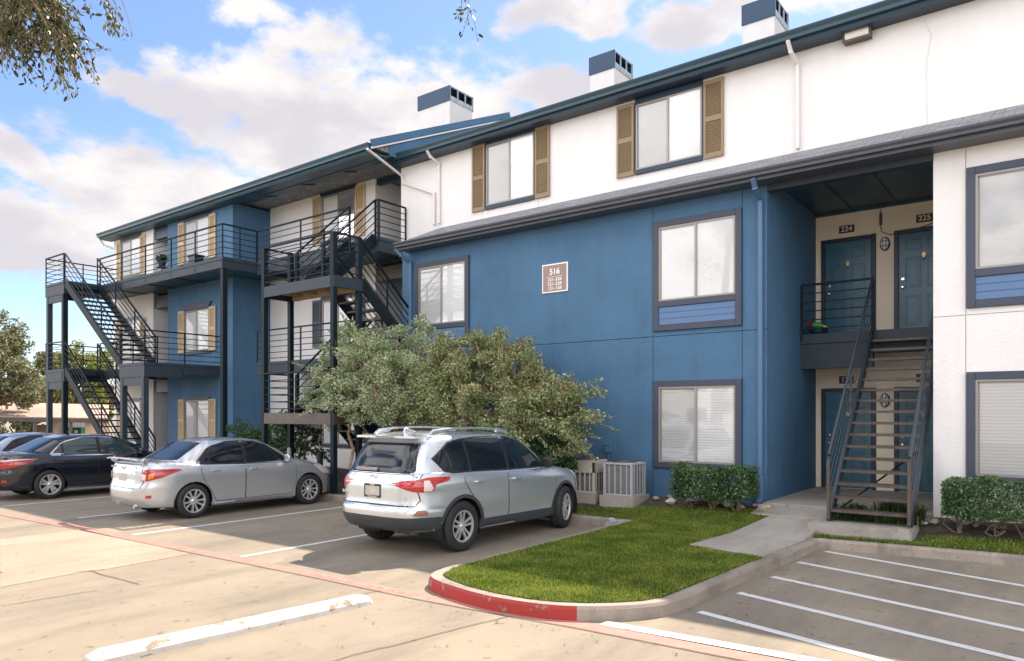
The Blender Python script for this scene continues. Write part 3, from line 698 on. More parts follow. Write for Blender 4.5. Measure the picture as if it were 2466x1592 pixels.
b.box(E3, YR - .05, ze2 + .04, XE, YR, ze2 + .1); b.box(-20.9, 13.74, ze2 - .262, XE, 13.78, ze2 - .235)
b.build('soffit', M['teal'], B)
# gable end wall above the main roof, with its rake board and drip edge
b = MB(); b.prism([(XE + .004, 13.9, ze2 - .15), (XE + .004, 19.3, ze2 - .15), (XE + .004, 19.3, ze2 + 6.05 * .45 - .1), (XE + .004, 13.9, ze2 + .2)], (.03, 0, 0)); b.build('gable_wall', M['blue'], B)
b = MB(); n = Vector((0, -.45, 1)).normalized()
b.bar((XE + .06, 13.2, ze2 - .02), (XE + .06, 19.35, ze2 - .02 + 6.15 * .45), .04, .20, 0, n); b.build('rake_board', M['blue'], B)
MB().bar((XE + .065, 13.2, ze2 - .145), (XE + .065, 19.35, ze2 - .14 + 6.15 * .45), .03, .05, 0, n).build('drip_edge', M['whitepipe'], B)
yc = 17.; x0, x1 = xat(1008, yc), xat(1083, yc); chimney(B, x0, x1, yc, yc + 1.1, 10, at(1083, 205.5, yc)[1])
# wing windows
def S1(x, y): return (x * .35714, 450 + y * .35714)
def S2(x, y): return (x * .35714, 900 + y * .35714)
for Z in (Z1, Z2, Z3):
    crown = Z != Z1 and Z == Z2
    sh = 'cream'
    x0, x1 = xat(*[S1(1252, 0)[0], YV]), xat(S1(1412, 0)[0], YV)
    window(B, x0, x1, Z + .62, Z + 2.08, YV, trim='headsill', crown=(Z == Z2), shut=sh, sw=.40, tm='slate' if Z == Z2 else 'navy', bm='blind', sz=(.04, .04))
    x0, x1 = xat(S1(825, 0)[0], YV), xat(S1(950, 0)[0], YV)
    window(B, x0, x1, Z + .62, Z + 2.08, YV, trim='headsill', shut=sh, sw=.36, tm='navy', bm='blind', sz=(.04, .04))
    x0, x1 = xat(777.5, YR), xat(855.5, YR)
    window(B, x0, x1, Z + (.76 if Z == Z3 else .62), Z + (2.28 if Z == Z3 else 2.08), YR, trim='headsill', crown=(Z == Z3), shut={Z1: 'taupe', Z2: 'slateshut', Z3: 'cream'}[Z], sw=.44, tm='navy', sz=(.05, .05))
b = MB(); b.tube([(E0 - .28, 13.2, ze2 - .12), (E0 - .22, 13.4, ze2 - .42), (E0 + .02, YV - .05, ze2 - .55)], .045, 8); b.build('downspout', M['whitepipe'], B)

# ---- outside stairs and balconies
def rail_run(b, a, c, h=1.02, n=5, posts=(0, 1), pw=.035, top=(.055, .04), low=.12, ext=.12, bt=.02):
    a, c = Vector(a), Vector(c); up = Vector((0, 0, 1))
    b.bar(a + up * h, c + up * h, top[0], top[1])
    for k in range(n): z = low + (h - low) * k / n; b.bar(a + up * z, c + up * z, bt * .9, bt * 1.1)
    for t in posts:
        p = a.lerp(c, t); b.bar(p + up * (h - .02), p - up * ext, pw, pw, 0, (1, 0, 0))
    return b
def flight(par, a, c, width_dir, width, nr, mrail, mtread, rails=(True, True), post_ts=(0, .33, .66, 1), string_h=.27, h=.92, bt=.02, tw_=.05):
    """stair flight from low nosing a to high nosing c (centre line of one edge); width_dir is the horizontal unit vector across"""
    a, c, w = Vector(a), Vector(c), Vector(width_dir); up = Vector((0, 0, 1))
    run = Vector((c.x - a.x, c.y - a.y, 0)); rise = c.z - a.z; d = run / run.length
    for s in (0, 1):
        o = w * (width * s)
        MB().bar(a + o - up * .02, c + o - up * .02, .05, string_h).build('stringer', mrail, par)
    for k in range(1, nr):
        p = a + run * (k - .5) / (nr - 1) * 1.0 + up * (rise * k / nr)
        p0 = Vector((a.x, a.y, 0)) + run * ((k - .5) / (nr - 1)); p0.z = a.z + rise * k / nr
        q = MB(); q.bar(p0 + w * .03 - up * .02, p0 + w * (width - .03) - up * .02, min(.27, run.length / (nr - 1) * 1.08), .045)
        q.build('tread', mtread, par)
    for s in (0, 1):
        if rails[s]:
            o = w * (width * s); b = MB()
            rail_run(b, a + o + up * .1, c + o + up * .1, h, 4, post_ts, .035, (tw_, .04), .12, .2, bt)
            b.build('handrail', mrail, par)
def post(par, x, y, z0, z1, m, w=.15, name='post'): return MB().box(x - w / 2, y - w / 2, z0, x + w / 2, y + w / 2, z1).build(name, m, par, bevel=.006)
def deck(par, x0, x1, y0, y1, z, m, t=.06, fh=.34, faces='f', name='deck'):
    b = MB(); b.box(x0 + .03, y0 + .03, z - t - .16, x1 - .03, y1, z - .005)
    o = b.build(name, M['teal'], par)
    f = MB()
    if 'f' in faces: f.box(x0, y0, z - .09, x1, y0 + .045, z + .01); f.box(x0, y0 + .008, z - fh, x1, y0 + .045, z - .098)
    if 'r' in faces: f.box(x1 - .045, y0 + .045, z - .09, x1, y1, z + .01); f.box(x1 - .045, y0 + .045, z - fh, x1 - .008, y1, z - .098)
    if 'l' in faces: f.box(x0, y0 + .045, z - .09, x0 + .045, y1, z + .01); f.box(x0 + .008, y0 + .045, z - fh, x0 + .045, y1, z - .098)
    if f.v: f.build('fascia', m, par, bevel=.004)
    return o
R, FA = M['rail'], M['fasc']
YF_, YBk = 11.05, 12.3
ST = empty('metal_staircase', (-27, 11.6, 0), 'long straight dark metal staircase with landings at the far left of the wing', 'staircase')
for (za, zb) in ((.12, Z2), (Z2, Z3)):
    flight(ST, (-24.75, YF_ + .05, za), (-29.2, YF_ + .05, zb), (0, 1, 0), 1.12, 17, R, R)
for z in (Z2, Z3):
    deck(ST, -30.9, -29.2, YF_, YBk, z, FA, fh=.46, faces='flr')
    MB().box(-30.8, YF_ + .02, z - .72, -29.25, YF_ + .1, z - .47).build('beam', FA, ST)
    rail_run(MB(), (-30.88, YF_ + .03, z), (-29.25, YF_ + .03, z), posts=(0, 1)).build('railing', R, ST)
    rail_run(MB(), (-30.88, YF_ + .03, z), (-30.88, YV, z), posts=(.5, 1)).build('railing', R, ST)
for x in (-30.72, -29.33): post(ST, x, YF_ + .09, 0, Z3 - .45, FA if x < -30 else R, .17)
deck(ST, -24.8, -23.1, YF_, YBk, Z2, FA, fh=.46, faces='flr')
MB().box(-24.75, YF_ + .02, Z2 - .72, -23.15, YF_ + .1, Z2 - .47).build('beam', FA, ST)
rail_run(MB(), (-24.8, YF_ + .03, Z2), (-23.12, YF_ + .03, Z2)).build('railing', R, ST)
for x in (-24.66, -23.22): post(ST, x, YF_ + .09, 0, Z2 - .45, FA, .17)
BA = empty('balcony', (-25, 12.9, Z3), 'long top floor balcony across the blue bay, with horizontal bar railing', 'balcony')
deck(BA, -30.9, E3, YBk, YV, Z3, FA, faces='f'); deck(BA, E3, -20.7, YBk, YR, Z3, FA, faces='fr')
rail_run(MB(), (-29.2, YBk + .02, Z3), (-20.72, YBk + .02, Z3), posts=(0, .21, .42, .63, .81, 1), ext=.3).build('railing', R, BA)
rail_run(MB(), (-20.72, YBk + .02, Z3), (-20.72, 13.5, Z3), posts=(.5, 1)).build('railing', R, BA)
for x in (-28.4, -26.2, -24.2): MB().box(x, YBk + .1, Z3 - .245, x + .04, YV, Z3 - .225).build('batten', M['navy'], BA)
post(BA, -20.78, YBk + .1, 0, Z3 - .34, R, .16)
BB = empty('balcony', (-27, 12.9, Z2), 'second floor balcony of the wing, ending in a corner beside the long stair', 'balcony')
deck(BB, -30.9, -24.8, YBk, YV, Z2, FA, faces='f'); deck(BB, -24.8, -23.1, YBk, YV, Z2, FA, faces='r')
rail_run(MB(), (-23.12, YF_ + .03, Z2), (-23.12, YV, Z2), posts=(.5, 1)).build('railing', R, BB)
rail_run(MB(), (-29.2, YBk + .02, Z2), (-24.8, YBk + .02, Z2), posts=(0, .3, .6, 1)).build('railing', R, BB)

# switchback stair between wing and main block
SB = empty('metal_staircase', (-15, 11.8, 0), 'dark switchback staircase with two raised platforms behind the trees', 'staircase')
PX0, PX1, PY0, PY1 = -16.45, -13.55, 10.86, 11.74
for zm, zl, zh in ((2.02, Z1 - .1, Z2), (5.26, Z2, Z3)):
    m = FA if zm > 3 else M['taupe2'] if 'taupe2' in M else M['brownmetal']
    b = MB(); b.box(PX0, PY0, zm - .26, PX1, PY0 + .03, zm + .01); b.box(PX1 - .03, PY0 + .03, zm - .26, PX1, PY1, zm + .01); b.box(PX0, PY0 + .03, zm - .26, PX0 + .03, PY1, zm + .01)
    b.build('fascia', m, SB)
    b = MB(); b.box(PX0 + .03, PY0 + .03, zm - .06, PX1 - .03, PY1, zm - .004); b.box(PX0 + .03, PY1 - .05, zm - .26, PX1 - .03, PY1, zm - .061)
    for k in range(4): x = PX0 + .5 + k * .65; b.box(x, PY0 + .03, zm - .2, x + .05, PY1 - .05, zm - .061)
    b.build('platform', M['wood'] if zm > 3 else M['brownmetal'], SB)
    rm = R if zm > 3 else M['railtaupe'] if 'railtaupe' in M else R
    rail_run(MB(), (PX0 + .03, PY0 + .03, zm), (PX1 - .03, PY0 + .03, zm), posts=()).build('railing', rm, SB)
    rail_run(MB(), (PX0 + .03, PY0 + .03, zm), (PX0 + .03, PY1 - .03, zm), posts=()).build('railing', rm, SB)
    rail_run(MB(), (PX1 - .03, PY0 + .03, zm), (PX1 - .03, PY1 - .03, zm), posts=()).build('railing', rm, SB)
    flight(SB, (-16.15, PY1, zm), (-16.15, 13.5, zh), (1, 0, 0), 1.08, 8, R, R, post_ts=(0, .5, 1))
    flight(SB, (-14.78, 13.5, zl), (-14.78, PY1, zm), (1, 0, 0), 1.15, 8, R, M['brownmetal'], post_ts=(0, .5, 1))
for x, y in ((PX0 + .06, PY0 + .06), (PX1 - .07, PY0 + .06), (PX0 + .1, PY1 - .06), (PX1 - .07, PY1 - .06)):
    post(SB, x, y, 0, 5.26 + 1.03, R, .125)
for x, y in ((-15.05, PY1), (-16.15, PY1)): post(SB, x, y, 1.76, 3.05, R, .09); post(SB, x, y, 5.0, 6.28, R, .09)
WK = empty('balcony', (-17, 14.3, Z3), 'top floor walkway reached by the switchback stair, below the teal soffit', 'balcony')
deck(WK, -20.7, -14.95, 13.5, YR, Z3, FA, fh=.4, faces='fr'); deck(WK, E4, -14.95, YR, 16, Z3, FA, faces='')
rail_run(MB(), (-20.7, 13.52, Z3), (-16.15, 13.52, Z3), posts=(0, .5, 1)).build('railing', R, WK)
rail_run(MB(), (-15.07, 13.52, Z3), (-14.93, 13.52, Z3)).build('railing', R, WK)
rail_run(MB(), (-14.97, 13.52, Z3), (-14.97, 14.56, Z3), posts=(0, 1), ext=.25).build('railing', R, WK)
WK2 = empty('balcony', (-17, 14.3, Z2), 'middle floor walkway behind the switchback stair, with tan beam', 'balcony')
deck(WK2, -20.7, -13.9, 13.5, YR, Z2, FA, fh=.4, faces='f')
rail_run(MB(), (-20.7, 13.52, Z2), (-16.15, 13.52, Z2), posts=(0, .5, 1)).build('railing', R, WK2)

# stair in the passage on the right
SR = empty('metal_staircase', (-2.3, 13.5, 0), 'straight brown metal stair with open treads standing on the concrete pad', 'staircase')
flight(SR, (-2.95, 12.12, .325), (-2.95, 15.44, Z2), (1, 0, 0), 1.13, 17, M['slaterail'], M['brownmetal'], post_ts=(0, .45, 1), h=.95, string_h=.2, bt=.012, tw_=.035)
rail_run(MB(), (XP0 + .02, 15.44, Z2), (-2.95, 15.44, Z2), posts=(0, 1), pw=.05).build('railing', R, SR)
MB().tube([(-2.9, 12.25, .45), (-1.85, 13.5, 1.45)], .014, 6).build('brace', R, SR)
for x in (-2.95, -1.82): MB().bar((x, 12.09, .325), (x, 12.09, 1.30), .045, .045, 0, (1, 0, 0)).build('post', M['brownmetal'], SR)

# ------------------------------------------------------------------ cars
def cr(P0, P1, P2, P3, t):
    """centripetal Catmull-Rom on arrays of points"""
    def tj(ti, a, b): return ti + np.sqrt(np.maximum(np.linalg.norm(b - a, axis=1, keepdims=True), 1e-5))
    t0 = np.zeros((len(P0), 1)); t1 = tj(t0, P0, P1); t2 = tj(t1, P1, P2); t3 = tj(t2, P2, P3); t = t1 + (t2 - t1) * t
    A1 = (t1 - t) / (t1 - t0) * P0 + (t - t0) / (t1 - t0) * P1; A2 = (t2 - t) / (t2 - t1) * P1 + (t - t1) / (t2 - t1) * P2; A3 = (t3 - t) / (t3 - t2) * P2 + (t - t2) / (t3 - t2) * P3
    B1 = (t2 - t) / (t2 - t0) * A1 + (t - t0) / (t2 - t0) * A2; B2 = (t3 - t) / (t3 - t1) * A2 + (t - t1) / (t3 - t1) * A3
    return (t2 - t) / (t2 - t1) * B1 + (t - t1) / (t2 - t1) * B2
class Car:
    def __init__(s, name, loc, label, group=None):
        s.root = empty(name, loc, label, 'car', group); s.loc = Vector(loc)
    def body(s, rings, paint, arches, N=90, sub=5):
        rows = []
        for (yr, yf, w, nr, nf, zt, tp) in rings:
            t = np.linspace(0, np.pi, 1500); c, sn = -np.cos(t), np.sin(t)
            n = np.where(c < 0, nr, nf); mid, hf = (yr + yf) / 2, (yf - yr) / 2
            y = mid + hf * np.sign(c) * np.abs(c) ** (2 / n); x = w * np.abs(sn) ** (2 / n)
            if tp: x = x * np.interp(y, [q[0] for q in tp], [q[1] for q in tp])
            L = np.concatenate([[0], np.cumsum(np.hypot(np.diff(x), np.diff(y)))]); q = np.linspace(0, L[-1], N)
            x, y = np.interp(q, L, x), np.interp(q, L, y)
            zy, zv = [a[0] for a in zt], [a[1] for a in zt]
            k = 7; yy = np.linspace(-.5, 5.5, 600); zz = np.convolve(np.pad(np.interp(yy, zy, zv), 18, 'edge'), np.ones(37) / 37, 'valid')
            rows.append(np.column_stack([x, y, np.interp(y, yy, zz)]))
        P = [2 * rows[0] - rows[1]] + rows + [2 * rows[-1] - rows[-2]]
        out = []
        for i in range(1, len(P) - 2):
            for k in range(sub): out.append(cr(P[i - 1], P[i], P[i + 1], P[i + 2], k / sub))
        out.append(rows[-1]); G = np.array(out); G[:, 0, 0] = 0; G[:, -1, 0] = 0
        m = len(G); bm = bmesh.new()
        for sg in (1, -1):
            V = [[bm.verts.new((sg * p[0], p[1], p[2])) for p in r] for r in G]
            for i in range(m - 1):
                for k in range(N - 1):
                    q = [V[i][k], V[i][k + 1], V[i + 1][k + 1], V[i + 1][k]]
                    bm.faces.new(q if sg > 0 else q[::-1])
            # close the underside and roof line
            for r, fl in ((V[0], 1), (V[-1], 0)):
                for k in range(N - 1):
                    a = bm.verts.new((0, r[k].co.y, r[k].co.z)); b_ = bm.verts.new((0, r[k + 1].co.y, r[k + 1].co.z))
                    bm.faces.new((r[k], a, b_, r[k + 1]))
        bmesh.ops.remove_doubles(bm, verts=bm.verts, dist=1e-4)
        bmesh.ops.recalc_face_normals(bm, faces=bm.faces)
        bt = bm.copy(); bmesh.ops.triangulate(bt, faces=bt.faces); s.bvh = BVHTree.FromBMesh(bt); bt.free()
        for (ya, za, R_) in arches:
            for k in range(28):
                th = 2 * math.pi * k / 28; no = Vector((0, math.cos(th), math.sin(th))); co = Vector((0, ya, za)) + no * R_
                fs = [f for f in bm.faces if abs(f.calc_center_median().x) > .42 and (f.calc_center_median().yz - Vector((ya, za))).length < R_ + .14]
                es = {e for f in fs for e in f.edges}; vs = {v for f in fs for v in f.verts}
                bmesh.ops.bisect_plane(bm, geom=list(vs) + list(es) + fs, plane_co=co, plane_no=no)
            kill = [f for f in bm.faces if abs(f.calc_center_median().x) > .42 and (f.calc_center_median().yz - Vector((ya, za))).length < R_ * .995]
            bmesh.ops.delete(bm, geom=kill, context='FACES')
        for f in bm.faces: f.smooth = True
        me = bpy.data.meshes.new('body'); bm.to_mesh(me); bm.free()
        s.bodyo = link('body', me, paint, s.root, False)
        for (ya, za, R_) in arches:
            for sg in (1, -1):
                b = MB(); vs = []; n = 24
                for k in range(n + 1):
                    th = math.pi * (-.12 + 1.24 * k / n)
                    for x in (.40, rings[4][2] - .045): vs.append((sg * x, ya + (R_ + .015) * math.cos(th), za + (R_ + .015) * math.sin(th)))
                b.add(vs, [(2 * k, 2 * k + 1, 2 * k + 3, 2 * k + 2) for k in range(n)])
                b.add([vs[2 * k] for k in range(n + 1)], [tuple(range(n + 1))])
                b.build('wheel_well', M['black'], s.root, world=False)
    def frame(s, f):
        q = 1 / math.sqrt(2)
        return {'R': (lambda u, v: Vector((3, u, v)), Vector((-1, 0, 0))), 'B': (lambda u, v: Vector((u, -3, v)), Vector((0, 1, 0))), 'F': (lambda u, v: Vector((u, 8, v)), Vector((0, -1, 0))),
                'D': (lambda u, v: Vector((u * q + 4 * q, u * q - 4 * q, v)), Vector((-q, q, 0))), 'T': (lambda u, v: Vector((u, v, 4)), Vector((0, 0, -1)))}[f]
    def hit(s, f, u, v):
        o, d = s.frame(f); p, n, i, dist = s.bvh.ray_cast(o(u, v), d)
        if p is None: p, n, i, dist = s.bvh.find_nearest(o(u, v) + d * 2.2)
        if n.dot(d) > 0: n = -n
        return p, n
    def panel(s, f, poly, name, m, off=.004, skirt=.012, step=.06, mirror=False, parent=None, under=None):
        """a panel of the given outline laid over the body; under=(extra, material) adds a dark gap behind its edge"""
        objs = []
        bm = bmesh.new()
        def lay(poly, off, mi):
            b2 = bmesh.new(); vs = [b2.verts.new((u, v, 0)) for u, v in poly]; b2.faces.new(vs)
            us = [p[0] for p in poly]; ws = [p[1] for p in poly]
            for ax, lo, hi in ((0, min(us), max(us)), (1, min(ws), max(ws))):
                k = lo + step * .6
                while k < hi - .005:
                    co = [0, 0, 0]; co[ax] = k; no = [0, 0, 0]; no[ax] = 1
                    bmesh.ops.bisect_plane(b2, geom=b2.verts[:] + b2.edges[:] + b2.faces[:], plane_co=co, plane_no=no); k += step
            bmesh.ops.triangulate(b2, faces=[q for q in b2.faces if len(q.verts) > 4])
            H = {v: s.hit(f, v.co.x, v.co.y) for v in b2.verts}
            top = {v: bm.verts.new(H[v][0] + H[v][1] * off) for v in b2.verts}
            low = {v: bm.verts.new(H[v][0] + H[v][1] * (off - skirt)) for v in b2.verts if v.is_boundary}
            d = s.frame(f)[1]
            for q in b2.faces:
                nf = bm.faces.new([top[v] for v in q.verts]); nf.normal_update(); nf.smooth = True; nf.material_index = mi
                if nf.normal.dot(d) > 0: nf.normal_flip()
            for e in b2.edges:
                if e.is_boundary:
                    a, c = e.verts; nf = bm.faces.new([top[a], top[c], low[c], low[a]]); nf.material_index = mi
                    te = bm.edges.get((top[a], top[c])); te.smooth = False
            b2.free()
        lay(poly, off, 0)
        if under:
            cu, cv = sum(p[0] for p in poly) / len(poly), sum(p[1] for p in poly) / len(poly)
            n = len(poly); big = []
            ar = sum(poly[i][0] * poly[(i + 1) % n][1] - poly[(i + 1) % n][0] * poly[i][1] for i in range(n)); sg = 1 if ar > 0 else -1
            for i in range(n):
                a, p, c = Vector(poly[i - 1]), Vector(poly[i]), Vector(poly[(i + 1) % n])
                n1 = Vector(((p - a).y, -(p - a).x)).normalized(); n2 = Vector(((c - p).y, -(c - p).x)).normalized(); nn = (n1 + n2)
                nn = nn.normalized() / max(.4, math.sqrt((1 + n1.dot(n2)) / 2))
                big.append(tuple(p + nn * under[0] * sg))
            lay(big, .0015, 1)
        me = bpy.data.meshes.new(name); bm.to_mesh(me)
        o = link(name, me, [m] + ([under[1]] if under else []), parent or s.root, False); objs.append(o)
        if mirror:
            for v in bm.verts: v.co.x *= -1
            bmesh.ops.reverse_faces(bm, faces=bm.faces)
            me = bpy.data.meshes.new(name); bm.to_mesh(me); objs.append(link(name, me, [m] + ([under[1]] if under else []), parent or s.root, False))
        bm.free(); return objs
    def mb(s, b, name, m, parent=None, **k): return b.build(name, m, parent or s.root, world=False, **k)
    def wheel(s, x, y, r, rim, w, style, turn=0., m=None):
        sg = 1 if x > 0 else -1
        b = MB(); h = w / 2
        b.lathe([(rim, -h + .012), (rim + .02, -h), (r - .045, -h - .004), (r - .012, -h + .018), (r, -h + .045), (r, -h * .34), (r - .008, -h * .33), (r - .008, -h * .27), (r, -h * .26), (r, h * .26), (r - .008, h * .27), (r - .008, h * .33), (r, h * .34), (r, h - .045), (r - .012, h - .018), (r - .045, h + .004), (rim + .02, h), (rim, h - .012), (rim - .02, h - .05), (rim - .02, -h + .05), (rim, -h + .012)], 48)
        o = s.mb(b, 'wheel', M['rubber'], smooth=True); o.location = (x, y, r); o.rotation_euler = (0, 0, turn)
        b = MB(); X = sg * (h - .03)
        b.lathe([(rim + .004, sg * (h - .008)), (rim - .016, sg * (h - .010)), (rim - .022, sg * (h - .035))], 48)
        b.lathe([(rim - .022, sg * (h - .035)), (rim - .03, 0)], 48, mi=1)
        b.lathe([(.001, X - sg * .085), (rim - .03, X - sg * .085)], 40, mi=1)
        b.lathe([(.001, X + sg * .012), (.026, X + sg * .010), (.035, X), (.075, X - sg * .012), (.08, X - sg * .06)], 24)
        def spoke(a, r0, r1, w0, w1, mi=0, xo=0., off=0.):
            ca, sa = math.cos(a), math.sin(a)
            def P(rr, ww, dx): return (X + sg * dx, rr * ca - ww * sa, rr * sa + ww * ca)
            xa, xb = xo, xo - .035
            vs = [P(r0, off * .4 - w0 / 2, xa - .008), P(r0, off * .4 + w0 / 2, xa - .008), P(r1, off - w1 / 2, xa), P(r1, off + w1 / 2, xa)]
            vs += [P(r0, off * .4 - w0 / 2, xb), P(r0, off * .4 + w0 / 2, xb), P(r1, off - w1 / 2, xb), P(r1, off + w1 / 2, xb)]
            b.add(vs, [(0, 1, 3, 2), (4, 6, 7, 5), (0, 2, 6, 4), (1, 5, 7, 3), (0, 4, 5, 1), (2, 3, 7, 6)], mi)
        a0 = {'suv': .3, 'ten': .1, 'dbl': .25}[style]
        if style == 'suv':
            for k in range(5):
                a = a0 + 2 * math.pi * k / 5
                for q in (-1, 1): spoke(a + q * .05, .05, rim - .012, .028, .032, 0, .008, q * .036)
                spoke(a, .06, rim - .012, .04, .03, 1, -.012)
        elif style == 'ten':
            for k in range(10): spoke(a0 + 2 * math.pi * k / 10 + (.05 if k % 2 else -.05), .05, rim - .012, .026, .038, 0, .006)
        else:
            for k in range(5):
                a = a0 + 2 * math.pi * k / 5
                for q in (-1, 1): spoke(a + q * .05, .05, rim - .012, .03, .026, 0, .006, q * .048); spoke(a + q * .02, .05, rim - .012, .02, .014, 0, .0, q * .016)
        for k in range(5):
            a = a0 + .6 + 2 * math.pi * k / 5; b.lathe([(.011, X - sg * .01), (.011, X + sg * .002), (.001, X + sg * .004)], 8, (0, .052 * math.cos(a), .052 * math.sin(a)))
        q = s.mb(b, 'rim', [m or M['alloy'], M['rimdark']], o, smooth=True)
        return o
    def handle(s, y, z, m, L=.2):
        for sg in (1, -1):
            p, n = s.hit('R', y, z); pts = []
            for t in (-1, -.85, 0, .85, 1):
                q, nn = s.hit('R', y + t * L / 2, z + .004 * t); pts.append((sg * (q.x + nn.x * (.004 if abs(t) == 1 else .034)), q.y, q.z))
            b = MB().tube(pts, [.012, .016, .017, .016, .012], 8); s.mb(b, 'door_handle', m, smooth=True)
    def mirrorpod(s, y, z, m, size=(.10, .07, .075)):
        for sg in (1, -1):
            p, n = s.hit('R', y, z); bm = bmesh.new(); bmesh.ops.create_icosphere(bm, subdivisions=3, radius=1)
            for v in bm.verts:
                c = v.co; c.x = math.copysign(abs(c.x) ** .7, c.x) * size[0]; c.z = math.copysign(abs(c.z) ** .75, c.z) * size[2]; c.y = (math.copysign(abs(c.y) ** .8, c.y) if c.y > 0 else c.y * .35) * size[1]
                c += Vector((p.x + .13, y, z + .05)); c.x *= sg
            for f in bm.faces: f.smooth = True
            if sg < 0: bmesh.ops.reverse_faces(bm, faces=bm.faces)
            me = bpy.data.meshes.new('side_mirror'); bm.to_mesh(me); bm.free(); o = link('side_mirror', me, m, s.root, False)
            s.mb(MB().bar((sg * (p.x - .02), y, z + .01), (sg * (p.x + .09), y, z + .035), .05, .035), 'mirror_arm', M['black'], o)
    def plate(s, z, m, y_off=.012, top=None, bottom=None, framed=False):
        p, n = s.hit('B', 0, z); y = p.y - y_off
        b = MB().box(-.152, y - .004, z - .076, .152, y, z + .076); o = s.mb(b, 'licence_plate', m, bevel=.004)
        if framed:
            b = MB(); b.box(-.165, y - .008, z + .062, .165, y + .002, z + .088); b.box(-.165, y - .008, z - .098, .165, y + .002, z - .070); b.box(-.165, y - .008, z - .07, -.148, y + .002, z + .062); b.box(.148, y - .008, z - .07, .165, y + .002, z + .062)
            f = s.mb(b, 'plate_frame', M['black'], o)
            if bottom: text('lettering', bottom, .026, (0, y - .009, z - .084), FRONT, M['signwhite'], f, .001, world=False)
        if top: text('lettering', top, .032, (0, y - .009 if framed else y - .005, z + (.075 if framed else .055)), FRONT, M['signwhite'] if framed else M['navy'], o, .001, world=False)
        return o
    def emblem(s, z, r=.052):
        p, n = s.hit('B', 0, z); y = p.y - .008; b = MB()
        def ell(cx, cz, a, c, w): 
            pts = [(cx + a * math.cos(2 * math.pi * k / 28), y, cz + c * math.sin(2 * math.pi * k / 28)) for k in range(29)]; b.tube(pts, w, 6, cap=False)
        ell(0, z, r * 1.35, r * .95, .0065); ell(0, z, r * .42, r * .92, .005); ell(0, z + r * .38, r * .92, r * .45, .005)
        s.mb(b, 'emblem', M['chrome'], smooth=True)
M['alloy'] = mat('alloy_rim', (.66, .66, .68), .30, metal=.6)
M['rimdark'] = mat('rim_dark', (.010, .010, .012), .6)
M['silver'] = mat('silver_car_paint', (.62, .685, .745), .24, metal=.68, coat=1)
M['warmsilver'] = mat('pale_silver_car_paint', (.53, .565, .60), .27, metal=.6, coat=1)
M['darkpaint'] = mat('dark_navy_car_paint', (.006, .009, .020), .18, metal=.2, coat=1)
M['bluesilver'] = mat('blue_silver_car_paint', (.30, .37, .48), .3, metal=.7, coat=1)
M['carglass'] = mat('tinted_car_glass', (.010, .016, .024), .04, coat=0, spec=.45)
M['clearglass'] = mat('light_tinted_car_glass', (.03, .05, .055), .03, spec=.9)
M['cladding'] = mat('grey_cladding', (.045, .052, .060), .5)
M['seam'] = mat('panel_gap', (.012, .012, .014), .9)
M['redlens'] = mat('red_lens', (.40, .010, .012), .12, coat=1, var=.25, vscale=14)
M['clearlens'] = mat('clear_lens', (.75, .62, .60), .12, coat=1)
M['amber'] = mat('amber_lens', (.75, .20, .015), .15, coat=1)
M['amberclear'] = mat('smoky_reflector', (.30, .12, .07), .2, coat=1)
M['plate'] = mat('plate_blank', (.44, .41, .37), .5, var=.2, vscale=9)
M['acgrey_'] = mat('pale_wiper_plastic', (.28, .26, .24), .5)
M['rearseat'] = mat('car_seat', (.03, .035, .04), .8)

def arcpts(yc, zc, r, a0, a1, n=12): return [(yc + r * math.cos(rad(a0 + (a1 - a0) * k / n)), zc + r * math.sin(rad(a0 + (a1 - a0) * k / n))) for k in range(n + 1)]

# ---- silver SUV
c = Car('parked_suv', (-7.95, 7.0, 0), 'silver SUV with roof rails parked nose in beside the turf island')
c.root.scale = (1.035, 1.03, 1.045)
T1 = [(0, .97), (.5, 1), (3.6, 1), (4.6, .95)]
ra, fa, wr = .97, 3.64, .358
c.body([(.45, 4.3, .60, 5, 4, [(0, .30), (4.6, .28)], None),
        (.26, 4.42, .80, 5, 4, [(0, .34), (.6, .30), (4.6, .24)], T1),
        (.10, 4.50, .885, 5, 4, [(0, .37), (.5, .34), (1.2, .28), (4.6, .25)], T1),
        (.03, 4.58, .912, 5.5, 4, [(0, .47), (4.6, .42)], T1),
        (.0, 4.60, .922, 5.5, 4, [(0, .60), (4.6, .56)], T1),
        (.015, 4.60, .922, 5.5, 4, [(0, .665), (1, .63), (4.6, .62)], T1),
        (.07, 4.58, .922, 6, 4, [(0, .70), (1, .68), (4.6, .70)], T1),
        (.075, 4.56, .918, 6, 3.8, [(0, .86), (4.6, .80)], T1),
        (.08, 4.52, .922, 6, 3.6, [(0, 1.0), (2, .95), (3.4, .92), (4.6, .86)], T1),
        (.12, 4.42, .895, 5.5, 3.4, [(0, 1.10), (2, 1.05), (3.4, 1.01), (4.2, .94), (4.6, .88)], T1),
        (.15, 4.05, .865, 5.5, 3.6, [(0, 1.145), (2, 1.085), (3.2, 1.06), (4.1, 1.0)], T1),
        (.17, 3.45, .845, 5.5, 5, [(0, 1.16), (2, 1.10), (3.5, 1.10)], T1),
        (.27, 3.08, .775, 5.5, 6, [(0, 1.36), (3, 1.34)], None),
        (.40, 2.68, .675, 5.5, 6, [(0, 1.545), (1.0, 1.57), (2.7, 1.55)], None),
        (.46, 2.52, .61, 5.5, 6, [(0, 1.60), (1.0, 1.625), (2.5, 1.605)], None),
        (.62, 2.40, .42, 5, 5, [(0, 1.645), (1.2, 1.675), (2.4, 1.64)], None),
        (.80, 2.30, .03, 3, 3, [(0, 1.66), (1.2, 1.69), (2.3, 1.655)], None)],
       M['silver'], [(ra, wr, .40), (fa, wr, .40)])
gap = (.010, M['seam'])
